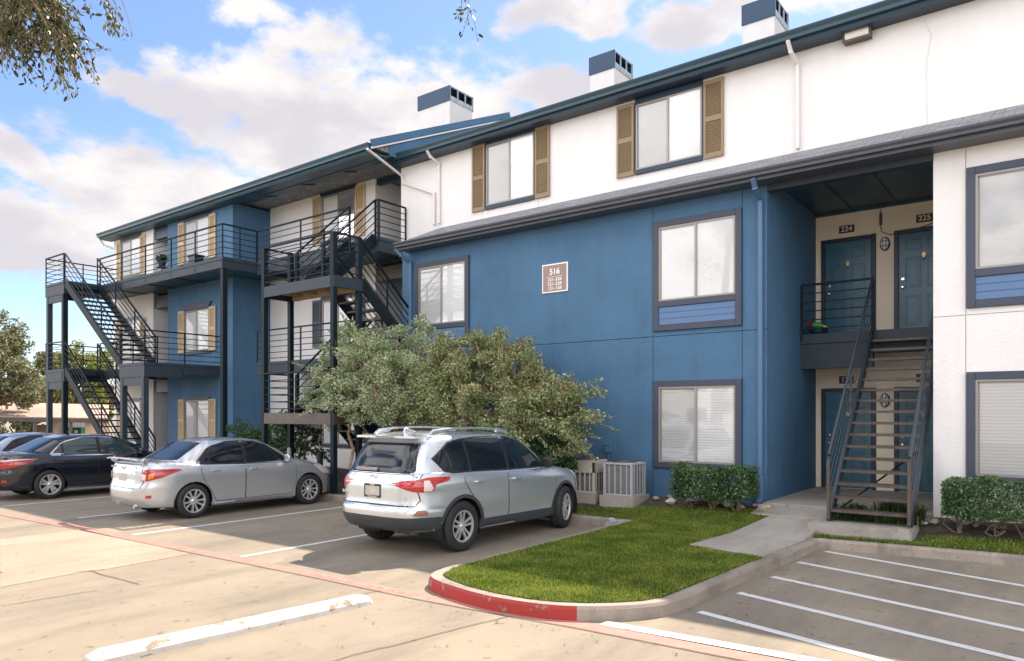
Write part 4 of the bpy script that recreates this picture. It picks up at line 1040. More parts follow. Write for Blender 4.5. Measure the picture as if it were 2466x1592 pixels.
c.panel('R', [(2.02, .36), (3.20, .36), (3.30, .62), (3.33, 1.0), (3.30, 1.065), (2.02, 1.075)], 'door', M['silver'], mirror=True, under=gap)
c.panel('R', [(1.40, .36), (2.0, .36), (2.0, 1.077), (1.02, 1.11), (1.0, .98), (1.12, .84), (1.28, .66)], 'door', M['silver'], mirror=True, under=gap)
c.panel('R', [(3.19, 1.085), (2.56, 1.525), (2.28, 1.588), (2.05, 1.598), (1.5, 1.60), (1.16, 1.582), (.85, 1.545), (.49, 1.325), (.645, 1.148), (.8, 1.118), (1.2, 1.105), (2.05, 1.088)], 'window_trim', M['black'], .003, mirror=True)
c.panel('R', [(3.16, 1.095), (2.55, 1.50), (2.28, 1.565), (2.13, 1.575), (2.13, 1.10)], 'side_window', M['carglass'], .005, mirror=True, under=(.02, M['black']))
c.panel('R', [(2.05, 1.10), (2.05, 1.575), (1.55, 1.58), (1.22, 1.565), (1.22, 1.12)], 'side_window', M['carglass'], .005, mirror=True, under=(.02, M['black']))
c.panel('R', [(1.16, 1.125), (1.16, 1.56), (.86, 1.525), (.52, 1.32), (.66, 1.16), (.8, 1.13)], 'quarter_window', M['carglass'], .005, mirror=True, under=(.02, M['black']))
c.panel('B', [(-.60, 1.13), (.60, 1.13), (.64, 1.17), (.55, 1.52), (-.55, 1.52), (-.64, 1.17)], 'rear_window', M['carglass'], .006, under=(.015, M['black']))
c.panel('F', [(-.68, 1.13), (.68, 1.13), (.56, 1.56), (-.56, 1.56)], 'windscreen', M['carglass'], .005)
# tailgate outline and plate recess
c.panel('B', [(-.72, .70), (.72, .70), (.76, .78), (.735, .92), (.73, 1.11), (-.73, 1.11), (-.735, .92), (-.76, .78)], 'tailgate', M['silver'], .004, under=gap)
c.panel('B', [(-.46, .79), (.46, .79), (.52, .985), (-.52, .985)], 'plate_recess', M['silver'], -.014, .0)
c.panel('B', [(-.46, .975), (.46, .975), (.47, .992), (-.47, .992)], 'garnish', M['silver'], .014, .02)
# tail lamps wrap the corner
for (poly, f, m, off, nm) in (
        ([(.37, .99), (.50, .955), (.70, .895), (.79, .885), (.79, 1.045), (.60, 1.04), (.45, 1.012)], 'B', 'redlens', .012, 'tail_light'),
        ([(.655, .888), (.655, 1.045), (.82, 1.075), (.98, 1.075), (1.13, 1.065), (1.10, 1.015), (.93, .985), (.88, .90)], 'D', 'redlens', .014, 'tail_light'),
        ([(.757, .90), (.757, 1.035), (.83, 1.035), (.885, .94), (.86, .90)], 'D', 'clearlens', .018, 'reversing_lens')): 
    c.panel(f, poly, nm, M[m], off, .02, .03, mirror=True)
# bumper
c.panel('B', [(-.80, .36), (.80, .36), (.86, .44), (.84, .545), (-.84, .545), (-.86, .44)], 'bumper_cladding', M['cladding'], .006, .01)
c.panel('D', [(.53, .33), (1.0, .30), (1.0, .54), (.60, .545)], 'bumper_cladding', M['cladding'], .006, .01, mirror=True)
c.panel('B', [(-.52, .40), (.52, .40), (.42, .475), (-.42, .475)], 'skid_plate', M['cladding'], .014, .02)
c.panel('D', [(.60, .575), (.82, .575), (.80, .64), (.67, .645)], 'bumper_reflector', M['amberclear'], .006, mirror=True)
c.panel('R', [(1.32, .265), (3.28, .265), (3.28, .40), (1.34, .42)], 'sill_cladding', M['cladding'], .010, .02, mirror=True)
for (y0, a0, a1) in ((ra, -14, 165), (fa, 5, 196)):
    c.panel('R', arcpts(y0, wr, .402, a0, a1, 20) + arcpts(y0, wr, .452, a1, a0, 20), 'arch_cladding', M['cladding'], .012, .03, .08, mirror=True)
b = MB(); b.prism([(-.60, .30, 1.60), (.60, .30, 1.60), (.64, .50, 1.615), (-.64, .50, 1.615)], (0, 0, .030)); b.box(-.2, .296, 1.606, .2, .304, 1.622, 1)
c.mb(b, 'spoiler', [M['silver'], M['redlens']], bevel=.008, seg=2)
for sg in (1, -1):
    pts = [(sg * .565, .62, 1.64), (sg * .56, .70, 1.695), (sg * .565, 1.1, 1.725), (sg * .57, 1.7, 1.725), (sg * .57, 2.2, 1.70), (sg * .56, 2.42, 1.655)]
    b = MB(); b.tube([Vector(p) for p in pts], [.022, .022, .016, .016, .020, .02], 8); b.bar((sg * .565, .66, 1.66), (sg * .565, .92, 1.70), .045, .05); b.bar((sg * .57, 2.12, 1.68), (sg * .57, 2.38, 1.66), .045, .05)
    c.mb(b, 'roof_rail', M['silver'], smooth=True)
b = MB(); b.prism([(0, .66, 1.66), (0, .92, 1.68), (0, .74, 1.735), (0, .68, 1.735)], (.022, 0, 0)); c.mb(b, 'antenna', M['silver'], bevel=.006)
p, n = c.hit('B', -.16, 1.155); b = MB(); b.bar((-.42, p.y - .028, 1.168), (.02, p.y - .028, 1.172), .03, .045); b.lathe([(.03, 0), (.03, -.03), (.01, -.035)], 12, (-.02, p.y, 1.17), 'y'); c.mb(b, 'rear_wiper', M['acgrey_'], bevel=.008)
c.plate(.885, M['plate'], .006, 'TEXAS', 'TexasToyota.com', True); c.emblem(1.055, .052)
for (s_, x_, z_, sz_) in (('RAV4', -.60, .835, .065), ('LE', .60, .80, .06)):
    p, n = c.hit('B', x_, z_); text('badge', s_, sz_, (x_, p.y - .012, z_), FRONT, M['chrome'], c.root, .004, world=False)
c.handle(2.20, .955, M['silver']); c.handle(1.30, .975, M['silver'])
c.mirrorpod(3.02, 1.10, M['silver'] if False else M['black'], (.11, .08, .085))
b = MB().tube([(.36, .18, .34), (.36, .5, .33)], .035, 12); b.tube([(.45, .3, .36), (.3, .42, .36), (-.2, .45, .36)], .09, 10); c.mb(b, 'exhaust', M['cladding'], smooth=True)
c.panel('R', [(4.28, .80), (4.46, .74), (4.40, .93), (4.15, .965)], 'headlight', M['clearlens'], .008, mirror=True)
for x, y, tn in ((.80, ra, 0), (-.80, ra, 0), (.80, fa, rad(14)), (-.80, fa, rad(14))): c.wheel(x, y, wr, .222, .225, 'suv', tn)
SUV = c

# ---- sedans
def sedan(name, loc, label, paint, glass, sx=1., sy=1., szz=1., style='ten', wheel_r=.318, rim=.205, chrome=False, spoiler=True, lights='corolla', ra=.97, fa=3.57, plate=True):
    c = Car(name, loc, label)
    def RG(yr, yf, w, nr, nf, zt, tp=True):
        return (yr * sy, yf * sy, w * sx, nr, nf, [(a * sy, z * szz) for a, z in zt], [(0, .95), (.6 * sy, 1), (3.6 * sy, 1), (4.54 * sy, .92)] if tp else None)
    c.body([RG(.5, 4.2, .58, 5, 4, [(0, .25), (4.5, .22)], False), RG(.22, 4.35, .76, 5, 4, [(0, .25), (.6, .24), (4.5, .19)]), RG(.10, 4.46, .83, 5, 4, [(0, .26), (.7, .23), (4.5, .19)]),
            RG(.02, 4.52, .862, 4.6, 3.6, [(0, .36), (4.5, .32)]), RG(.0, 4.54, .872, 4.6, 3.5, [(0, .50), (4.5, .46)]), RG(.012, 4.54, .874, 4.8, 3.5, [(0, .60), (4.5, .56)]),
            RG(.055, 4.52, .878, 5, 3.4, [(0, .70), (4.5, .64)]), RG(.06, 4.46, .878, 5, 3.3, [(0, .86), (2, .78), (4.5, .70)]),
            RG(.085, 4.34, .855, 5, 3.2, [(0, .975), (1, .93), (2, .88), (3.4, .84), (4.4, .76)]),
            RG(.13, 4.12, .825, 5, 3.3, [(0, 1.035), (.6, 1.02), (1.2, .965), (2, .925), (3.4, .90), (4.2, .84)]),
            RG(.30, 3.80, .79, 5, 3.8, [(0, 1.06), (.6, 1.05), (1.2, .985), (2, .945), (3.4, .945), (3.9, .92)]),
            RG(.60, 3.42, .765, 5.5, 5, [(0, 1.075), (.8, 1.055), (1.4, .985), (2, .96), (3.4, .985)]),
            RG(.86, 3.08, .705, 5.5, 5.5, [(0, 1.20), (1.5, 1.165), (3.1, 1.165)], False), RG(1.18, 2.68, .61, 5.5, 5.5, [(0, 1.345), (1.6, 1.35), (2.7, 1.345)], False),
            RG(1.34, 2.52, .545, 5.5, 5.5, [(0, 1.395), (1.8, 1.41), (2.6, 1.395)], False), RG(1.50, 2.38, .36, 5, 5, [(0, 1.43), (1.9, 1.452), (2.4, 1.43)], False), RG(1.64, 2.28, .03, 3, 3, [(0, 1.44), (1.9, 1.465), (2.3, 1.44)], False)],
           paint, [(ra, wheel_r, wheel_r + .038), (fa, wheel_r, wheel_r + .038)])
    S = lambda pts: [(a * sy, z * szz) for a, z in pts]
    X = lambda pts: [(a * sx, z * szz) for a, z in pts]
    D = lambda pts: [(a * (sx + sy) / 2, z * szz) for a, z in pts]
    g_ = (.010, M['seam'])
    c.panel('R', S([(2.04, .285), (3.12, .285), (3.22, .5), (3.24, .88), (3.20, .925), (2.04, .935)]), 'door', paint, mirror=True, under=g_)
    c.panel('R', S([(1.42, .285), (2.02, .285), (2.02, .936), (1.18, .965), (1.10, .88), (1.16, .70), (1.30, .50)]), 'door', paint, mirror=True, under=g_)
    tr = M['chrome'] if chrome else M['black']
    tr = M['chrome'] if chrome else M['black']
    c.panel('R', S([(3.14, .965), (2.63, 1.305), (2.36, 1.38), (2.05, 1.396), (1.75, 1.392), (1.43, 1.32), (1.29, 1.255), (1.055, 1.03), (1.08, .985), (1.3, .970), (2.05, .948)]), 'window_trim', tr, .003, mirror=True)
    if chrome:
        c.panel('R', S([(2.03, .956), (2.15, .956), (2.15, 1.384), (2.03, 1.382)]), 'pillar_trim', M['black'], .0045, mirror=True); c.panel('R', S([(1.27, .985), (1.37, .98), (1.37, 1.275), (1.27, 1.22)]), 'pillar_trim', M['black'], .0045, mirror=True)
    c.panel('R', S([(3.10, .975), (2.62, 1.285), (2.36, 1.36), (2.13, 1.378), (2.13, .962)]), 'side_window', glass, .006, mirror=True, under=(.010, M['black']))
    c.panel('R', S([(2.05, .962), (2.05, 1.378), (1.75, 1.372), (1.44, 1.30), (1.34, 1.255), (1.34, .985)]), 'side_window', glass, .006, mirror=True, under=(.010, M['black']))
    c.panel('R', S([(1.30, .987), (1.30, 1.235), (1.09, 1.03), (1.11, .995)]), 'quarter_window', glass, .006, mirror=True, under=(.010, M['black']))
    c.panel('B', X([(-.60, 1.085), (.60, 1.085), (.50, 1.365), (-.50, 1.365)]), 'rear_window', M['carglass'], .005, under=(.012, M['black']))
    c.panel('F', X([(-.62, 1.0), (.62, 1.0), (.5, 1.37), (-.5, 1.37)]), 'windscreen', M['carglass'], .005)
    c.panel('B', X([(-.56, .60), (.56, .60), (.60, .70), (.58, .86), (.56, 1.01), (-.56, 1.01), (-.58, .86), (-.60, .70)]), 'boot_lid', paint, .004, under=g_)
    c.panel('B', X([(-.30, .70), (.30, .70), (.34, .84), (-.34, .84)]), 'plate_recess', paint, -.010, .0)
    c.panel('B', X([(-.34, .84), (.34, .84), (.34, .866), (-.34, .866)]), 'garnish', M['chrome'] if chrome else paint, .014, .02)
    if lights == 'corolla':
        c.panel('D', D([(.485, .73), (.60, .725), (.86, .79), (1.12, .905), (1.05, .925), (.66, .935), (.54, .92)]), 'tail_light', M['redlens'], .014, .022, .03, mirror=True)
        c.panel('D', D([(.50, .745), (.565, .742), (.58, .83), (.52, .86)]), 'reversing_lens', M['clearlens'], .019, .01, .03, mirror=True)
        c.panel('D', D([(.60, .75), (.70, .785), (.72, .87), (.62, .85)]), 'indicator_lens', M['amber'], .019, .01, .03, mirror=True)
    else:
        c.panel('D', D([(.40, .73), (.60, .73), (.80, .76), (1.05, .86), (1.16, .93), (.80, .93), (.50, .90)]), 'tail_light', M['redlens'], .014, .022, .03, mirror=True)
        c.panel('D', D([(.55, .885), (.80, .905), (1.15, .925), (.80, .93), (.55, .91)]), 'reversing_lens', M['clearlens'], .019, .01, .03, mirror=True)
    c.panel('D', D([(.56, .42), (.66, .42), (.66, .475), (.57, .475)]), 'bumper_reflector', M['redlens'], .008, mirror=True)
    if spoiler:
        b = MB(); pts = [(-.58, .16, 1.075), (-.60, .10, 1.10), (-.4, .07, 1.118), (0, .05, 1.122), (.4, .07, 1.118), (.60, .10, 1.10), (.58, .16, 1.075)]
        for p0, p1 in zip(pts, pts[1:]): b.bar(p0, p1, .13, .028)
        for sg in (-1, 1): b.bar((sg * .59, .22, 1.045), (sg * .59, .14, 1.10), .05, .10)
        c.mb(b, 'spoiler', paint, bevel=.01, seg=2)
    if plate: c.plate(.765 * szz, M['plate'], .004)
    if lights == 'corolla':
        c.emblem(.935 * szz, .048)
        for (s_, x_) in (('COROLLA', -.40), ('S', .44)):
            p, n = c.hit('B', x_, .955); text('badge', s_, .05, (x_, p.y - .010, .955), FRONT, M['chrome'], c.root, .004, world=False)
    c.handle(2.22 * sy, .845 * szz, paint if not chrome else M['darkpaint'], .19); c.handle(1.40 * sy, .865 * szz, paint if not chrome else M['darkpaint'], .19)
    c.mirrorpod(2.98 * sy, .965 * szz, paint)
    c.panel('R', S([(4.02, .64), (4.28, .60), (4.30, .70), (4.05, .80), (3.80, .83)]), 'headlight', M['clearlens'], .008, mirror=True)
    c.panel('R', S([(1.36, .20), (3.14, .20), (3.14, .265), (1.36, .275)]), 'side_skirt', paint, .016, .03, mirror=True)
    c.mb(MB().tube([(.42, .06, .265), (.42, .4, .26)], .032, 12), 'exhaust', M['chrome'], smooth=True)
    for x, y in ((.765 * sx, ra), (-.765 * sx, ra), (.765 * sx, fa), (-.765 * sx, fa)): c.wheel(x, y, wheel_r, rim, .205, style)
    return c
cs = sedan('parked_sedan', (-14.25, 6.36, 0), 'silver sedan with a boot spoiler parked between the SUV and the dark sedan', M['warmsilver'], M['carglass'], rim=.215)
cs.root.scale = (1.04, 1.03, 1.05)
cd = sedan('parked_sedan', (-19.93, 5.82, 0), 'dark navy sedan with chrome window trim parked left of the silver sedan', M['darkpaint'], M['clearglass'], 1.04, 1.068, 1.0, 'dbl', .335, .228, True, False, 'camry', 1.10, 3.87)
cd.root.scale = (1.02, 1.0, 1.035)
sedan('parked_sedan', (-23.1, 5.9, 0), 'pale blue silver car mostly hidden at the left edge behind the dark sedan', M['bluesilver'], M['carglass'], 1.04, 1.02, 1.02, 'ten', .325, .21, False, False, 'camry', 1.0, 3.65)

# ------------------------------------------------------------------ plants
def leaf_arrays(C, size, r, asp=.5, up=.0, droop=0.):
    """C: (n,3) centres -> rhombic leaf quads with random attitude"""
    n = len(C); d = r.normal(size=(n, 3)); d[:, 2] -= droop; d /= np.linalg.norm(d, axis=1, keepdims=True)
    q = r.normal(size=(n, 3)); q[:, 2] += up; s = np.cross(d, q); s /= np.maximum(np.linalg.norm(s, axis=1, keepdims=True), 1e-6)
    L = (size * r.uniform(.45, 1.5, n))[:, None]
    V = np.stack([C - d * L * .5, C + s * L * asp * .5, C + d * L * .5, C - s * L * asp * .5], 1).reshape(-1, 3)
    return V
def leaves(name, C, size, m, parent, seed=0, asp=.5, droop=0.):
    r = np.random.default_rng(seed); V = leaf_arrays(C, size, r, asp, .3, droop)
    return npmesh(name, V, np.arange(len(V)).reshape(-1, 4), m, parent)
def blob_pts(r, cen, rad_, n, shell=.55):
    d = r.normal(size=(n, 3)); d /= np.linalg.norm(d, axis=1, keepdims=True); k = r.uniform(0, 1, n) ** shell
    return np.asarray(cen) + d * k[:, None] * np.asarray(rad_)
def crown_clusters(r, cen, R, k, rr, flat=-.55, lump=.35):
    """cluster centres spread unevenly through an ellipsoid"""
    out = []; cen = np.asarray(cen); R = np.asarray(R); ph = r.uniform(0, 6.28, 6)
    while len(out) < k:
        d = r.normal(size=3); d /= np.linalg.norm(d)
        if d[2] < flat: continue
        s = 1 + lump * (math.sin(3 * math.atan2(d[1], d[0]) + ph[0]) * .5 + math.sin(5 * d[2] + ph[1]) * .4 + math.sin(5 * math.atan2(d[1], d[0]) + 4 * d[2] + ph[2]) * .5) * .6
        t = r.uniform(.10, 1) ** .42
        out.append(cen + d * R * s * t)
    return np.array(out)
def limb_path(a, b, r, wob=.12, n=5, sag=0):
    a, b = np.asarray(a, float), np.asarray(b, float); L = np.linalg.norm(b - a); pts = []
    for i in range(n + 1):
        t = i / n; p = a + (b - a) * t; p = p + r.normal(size=3) * wob * L * .18 * math.sin(math.pi * t); p[2] += sag * math.sin(math.pi * t); pts.append(tuple(p))
    return pts
def bigshrub(name, label, base, cen, R, k, leaf, nleaf, m, bark, seed, stems=4, cr_=.3, group=None, flat=-.5, tips=None, cat='tree', asp=.5, extra=()):
    r = np.random.default_rng(seed); root = empty(name, base, label, cat, group)
    cl = crown_clusters(r, cen, R, k, cr_, flat)
    for (c_, R_, k_) in extra: cl = np.concatenate([cl, crown_clusters(r, c_, R_, k_, cr_, flat)])
    b = MB(); b2 = MB(); forks = []
    for s in range(stems):
        a = 2 * math.pi * s / stems + r.uniform(-.4, .4)
        f = np.array(cen) + np.array([math.cos(a) * R[0] * .45, math.sin(a) * R[1] * .4, -R[2] * .35 + r.uniform(-.1, .1)])
        st = np.array(base) + np.array([math.cos(a) * .10, math.sin(a) * .10, -.08])
        pts = limb_path(st, f, r, .5, 6); b.tube(pts, [.055 - .005 * i for i in range(7)], 7); forks.append(f)
    for c in cl:
        f = min(forks, key=lambda q: np.linalg.norm(q - c)); b.tube(limb_path(f, c, r, .5, 4), [.022, .018, .014, .010, .005], 5)
    b.build('trunk', bark, root, smooth=True)
    C = np.concatenate([blob_pts(r, c, (cr_ * r.uniform(.7, 1.3), cr_ * r.uniform(.7, 1.3), cr_ * r.uniform(.6, 1.0)), int(nleaf * r.uniform(.6, 1.4)), .6) for c in cl])
    sh = []
    for c in cl[np.argsort(-np.linalg.norm((cl - np.array(cen)) / np.array(R), axis=1))[:34]]:
        d = (c - np.array(cen)) / np.linalg.norm(c - np.array(cen)) + r.normal(size=3) * .3; L = r.uniform(.25, .55); q = c + d * L
        t = r.uniform(.2, 1, 60)[:, None]; sh.append(c + (q - c) * t + r.normal(size=(60, 3)) * .035 * (1.3 - t)); b2.tube([tuple(c), tuple((c + q) / 2 + r.normal(size=3) * .02), tuple(q)], [.006, .004, .002], 4)
    b2.build('shoots', bark, root)
    C = np.concatenate([C] + sh)
    leaves('crown', C, leaf, m, root, seed + 1, asp)
    if tips is not None:
        sel = cl[np.argsort(-(cl[:, 2] + r.normal(size=len(cl)) * .3))[:len(cl) // 2]]
        T = np.concatenate([blob_pts(r, c + np.array([0, 0, cr_ * .5]), (cr_, cr_, cr_ * .7), tips[1], .4) for c in sel]); leaves('berries', T, tips[2], tips[0], root, seed + 2, .8)
    return root
M['palleaf'] = leafmat('grey_green_leaf', [(.13, .18, .065), (.28, .355, .165), (.45, .52, .32), (.63, .67, .50)], .5, .25)
M['olive'] = leafmat('olive_leaf', [(.08, .13, .04), (.19, .25, .09), (.34, .38, .18), (.50, .49, .29)], .5, .25)
M['berry'] = leafmat('orange_tip', [(.30, .10, .03), (.42, .17, .06), (.30, .22, .07)], .5, .2)
M['hedge'] = leafmat('hedge_leaf', [(.014, .042, .012), (.034, .088, .026), (.075, .145, .05), (.18, .26, .13)], .30, .1)
M['darkleaf'] = leafmat('dark_shrub_leaf', [(.012, .045, .018), (.03, .09, .03), (.07, .15, .06)], .35, .15)
M['oak'] = leafmat('oak_leaf', [(.018, .028, .006), (.045, .06, .012), (.10, .11, .03), (.20, .18, .07)], .4, .3)
M['fartree'] = leafmat('far_olive_leaf', [(.08, .10, .04), (.15, .165, .08), (.24, .245, .13), (.35, .34, .21)], .6, .2)
M['fargreen'] = leafmat('far_yellow_green_leaf', [(.08, .13, .02), (.16, .22, .04), (.28, .30, .08), (.40, .38, .14)], .6, .25)
bigshrub('shrub_tree', 'pale grey green multi-stemmed tree in front of the switchback stair', (-13.5, 11.9, .15), (-12.95, 11.8, 2.72), (2.45, 1.15, 1.28), 380, .052, 270, M['palleaf'], M['palebark'], 11, 5, .22, flat=-.85)
bigshrub('shrub_tree', 'olive green multi-stemmed tree with orange tips against the blue wall', (-9.6, 12.35, .2), (-10.25, 12.0, 2.55), (2.1, 1.05, 1.25), 300, .055, 270, M['olive'], M['palebark'], 23, 5, .23, flat=-.85, extra=(((-8.5, 12.0, 1.95), (1.35, .95, .95), 120),), tips=(M['berry'], 9, .05))
bigshrub('shrub', 'dark glossy green shrub beside the SUV bonnet under the olive tree', (-8.35, 12.25, .25), (-8.2, 12.15, 1.15), (.45, .4, .6), 26, .085, 90, M['darkleaf'], M['bark'], 31, 3, .2, cat='shrub')
bigshrub('shrub', 'rounded mid green shrub behind the silver sedan under the wing', (-18.9, 12.6, .1), (-18.9, 12.5, 1.05), (1.5, .75, .72), 60, .06, 200, M['olive2'] if 'olive2' in M else M['darkleaf'], M['bark'], 37, 4, .28, cat='shrub')
bigshrub('shrub', 'tall sparse dark leaved shrub between the stair posts', (-16.9, 12.4, .1), (-16.8, 12.3, 1.25), (.75, .5, .75), 30, .085, 110, M['darkleaf'], M['bark'], 41, 3, .24, cat='shrub')
bigshrub('shrub', 'low thin shrub under the lower stair platform', (-14.1, 13.3, .3), (-14.0, 13.2, .95), (.85, .4, .3), 22, .06, 90, M['darkleaf'], M['bark'], 43, 4, .18, cat='shrub')
def hedge(label, x0, x1, y0, y1, zb, zt, seed, n=9000, leaf=.045):
    r = np.random.default_rng(seed); root = empty('hedge', ((x0 + x1) / 2, (y0 + y1) / 2, zg(y0)), label, 'hedge', 'clipped hedges by the wall')
    P = r.uniform(0, 1, (n * 3, 3)); e = np.minimum(np.minimum(P, 1 - P)[:, [0, 1]].min(1) * np.array([(y1 - y0)]), np.minimum(P[:, 2], 1 - P[:, 2]) * (zt - zb))
    keep = r.uniform(0, 1, len(P)) < np.exp(-e / .09); P = P[keep][:n]
    C = np.array([x0, y0, zb]) + P * np.array([x1 - x0, y1 - y0, zt - zb])
    C[:, 2] += .035 * np.sin(C[:, 0] * 5 + seed) + .02 * np.sin(C[:, 0] * 13) + r.normal(size=len(C)) * .012; C[:, 1] += r.normal(size=len(C)) * .02
    low = P[:, 2] < .35; C[low, 2] += .12 * np.abs(np.sin(C[low, 0] * 3.1 + seed)) * (1 - P[low, 2] / .35)
    leaves('foliage', C, leaf, M['hedge'], root, seed, .6)
    nst = max(3, int((x1 - x0) / .38)); b = MB()
    for k in range(nst):
        x = x0 + (k + .5) * (x1 - x0) / nst + r.uniform(-.05, .05); y = (y0 + y1) / 2
        for j in range(5):
            b.tube(limb_path((x, y, zg(y) - .05), (x + r.uniform(-.2, .2), y + r.uniform(-.2, .15), zb + .10 + r.uniform(0, .2)), r, .8, 4), [.018, .014, .011, .009, .006], 5)
    b.build('stem', M['bark'], root)
hedge('clipped box hedge below the ground floor window of the blue wall', -5.72, -4.32, 12.2, 12.95, .44, 1.06, 5, 21000, .036)
hedge('clipped box hedge in front of the white wall at the right edge', -1.42, 2.6, 12.1, 12.95, .44, 1.06, 6, 46000, .036)
def tuft(label, x, y, R, h, n, seed, m):
    r = np.random.default_rng(seed); a = r.uniform(0, 6.28, n); q = np.sqrt(r.uniform(0, 1, n)) * R; z0 = zg(y) - .02
    B = np.column_stack([x + q * np.cos(a), y + q * np.sin(a) * .7, np.full(n, z0)]); hh = h * r.uniform(.5, 1.1, n); la = r.uniform(0, 6.28, n); ln = hh * r.uniform(.15, .8, n); w = .006
    W = np.column_stack([np.sin(la) * w, -np.cos(la) * w, np.zeros(n)]); mid = B + np.column_stack([np.cos(la) * ln * .3, np.sin(la) * ln * .3, hh * .75]); tip = B + np.column_stack([np.cos(la) * ln, np.sin(la) * ln, hh * .8])
    V = np.stack([B - W, B + W, mid + W * .8, mid - W * .8, tip, tip + W * .1], 1).reshape(-1, 3); i = np.arange(n)[:, None] * 6
    F = np.concatenate([i + np.array([[0, 1, 2, 3]]), i + np.array([[3, 2, 5, 4]])])
    return tag(npmesh('ornamental_grass', V, F, m), label, 'grass clump', 'clumps of monkey grass')
M['monkey'] = leafmat('monkey_grass', [(.015, .04, .010), (.04, .085, .02), (.08, .14, .04), (.16, .20, .08)], .4, .2)
tuft('low grass clump behind the kerb between the silver sedan and the SUV', -12.0, 11.3, .75, .42, 2600, 1, M['monkey'])
tuft('dark grass clump under the left side of the passage stair', -2.72, 12.55, .28, .38, 500, 2, M['monkey'])
tuft('brighter grass clump under the right side of the passage stair', -2.05, 12.7, .36, .42, 700, 3, M['monkey'])
b = MB()

# overhanging oak: trunk outside the left edge, twigs hanging into the view
def cpt(px, py, d):
    u = (px - CX) / FPX; s, c = math.sin(YAW), math.cos(YAW)
    return np.array([d * (-s + c * u), d * (c + s * u), CAMH + (HY - py) * d / FPX])
OAK = empty('oak_tree', (-10.2, 1.0, 0), 'overhanging live oak whose leafy twigs hang into the top left of the sky', 'tree')
r = np.random.default_rng(3); b = MB()
hub = cpt(40, -170, 6.6); top = np.array([-9.8, 1.3, 5.2])
b.tube([(-10.2, 1.0, -.1), (-10.15, 1.05, 1.5), (-10.0, 1.15, 3.5), tuple(top), (-9.5, 1.4, 8.5)], [.28, .23, .20, .16, .08], 12)
b.tube(limb_path(top, hub, r, .3, 5), [.12, .10, .08, .06, .045, .03], 8)
far = cpt(1127, -120, 6.4); b.tube(limb_path(hub, cpt(560, -260, 6.4), r, .2, 5), .028, 6); b.tube(limb_path(cpt(560, -260, 6.4), far, r, .2, 6), [.026, .024, .02, .016, .012, .01, .008], 6)
b.build('trunk', M['bark'], OAK, smooth=True)
tw = MB(); LC = []; LD = []
def twig(a, c, d0, n=9, dense=1., bend=.06):
    pa, pc = cpt(*a, d0), cpt(*c, d0 + r.uniform(-.25, .25)); L = np.linalg.norm(pc - pa); pts = []
    for i in range(n + 1):
        t = i / n; p = pa + (pc - pa) * t + r.normal(size=3) * bend * .12; p[2] += .10 * L * math.sin(math.pi * t); pts.append(p)
    tw.tube([tuple(p) for p in pts], [.008 * (1 - .8 * i / n) for i in range(n + 1)], 5)
    m = int(L * 30 * dense)
    for k in range(m):
        t = (k + r.uniform(0, 1)) / m * n; i = min(int(t), n - 1); p = pts[i] + (pts[i + 1] - pts[i]) * (t - i); LC.append(p + r.normal(size=3) * .018 + np.array([0, 0, -.012])); LD.append((pts[i + 1] - pts[i]) / (np.linalg.norm(pts[i + 1] - pts[i]) + 1e-6))
    for k in range(int(L * 7 * dense)):
        i = r.integers(2, n); p = pts[i]; q = p + r.normal(size=3) * .10 + np.array([0, 0, -.10]) + (pc - pa) / L * .08
        tw.tube([tuple(p), tuple((p + q) / 2 + r.normal(size=3) * .01), tuple(q)], .0025, 4)
        for j in range(8): LC.append(p + (q - p) * (j + 1) / 8 + r.normal(size=3) * .016); LD.append((q - p) / np.linalg.norm(q - p))
for k in range(24): twig((r.uniform(-60, 120), r.uniform(-200, -90)), (r.uniform(-20, 120), r.uniform(60, 140)), 6.5 + r.uniform(-.5, .5), dense=1.3)
for k in range(15): twig((r.uniform(30, 140), r.uniform(-110, -20)), (r.uniform(120, 195), r.uniform(90, 190)), 6.5 + r.uniform(-.4, .4), dense=1.3)
for a, c in (((90, -60), (205, 130)), ((100, 20), (232, 205)), ((130, -40), (225, 145)), ((40, 60), (62, 185)), ((80, 60), (112, 225)), ((110, 90), (155, 215)), ((-10, 60), (10, 190)), ((70, 20), (18, 130)), ((-10, -20), (14, 110))): twig(a, c, 6.5, dense=.9)
for a, c, dn in (((215, -120), (278, 90), .9), ((250, -130), (318, 92), .45), ((180, -80), (208, 18), .8), ((225, -60), (262, 62), .9), ((240, -60), (280, 25), .8), ): twig(a, c, 6.4, dense=dn)
tw.build('twigs', M['bark'], OAK); tw = MB()
for a, c, dn in (((1120, -130), (1133, 38), .9), ((1112, -118), (1128, 18), .6)): twig(a, c, 6.4, dense=dn)
tw.build('twigs', M['bark'], OAK)
# the rest of the crown along the limb and round the trunk head, above and beside the view
up = [hub + np.array([0, 0, .7]), hub + np.array([-.6, -.5, .5]), (hub + top) / 2 + np.array([0, 0, .9]), top + np.array([-.4, -.6, 2.2]), top + np.array([.3, -.9, 3.0]), top + np.array([-1.2, -.2, 2.6]), top + np.array([.2, -.2, 3.6])] + [cpt(x_, -190 - 40 * (k % 3), 6.4) + np.array([0, 0, .45]) for k, x_ in enumerate((330, 480, 620, 760, 900, 1030, 1120))]
for q in up:
    w = .9 if q[0] < -8.6 else .32
    for p in blob_pts(r, q, (w, w, w * .8), int(1500 * w)):
        dd = -math.sin(YAW) * p[0] + math.cos(YAW) * p[1]; ll = math.cos(YAW) * p[0] + math.sin(YAW) * p[1]
        if dd < .3 or p[2] > CAMH + .60 * dd or abs(ll / dd) > .74: LC.append(p); LD.append(r.normal(size=3) * .6)
C = np.array(LC); D = np.array(LD); n = len(C); d = D + r.normal(size=(n, 3)) * .55; d[:, 2] -= .25; d /= np.linalg.norm(d, axis=1, keepdims=True)
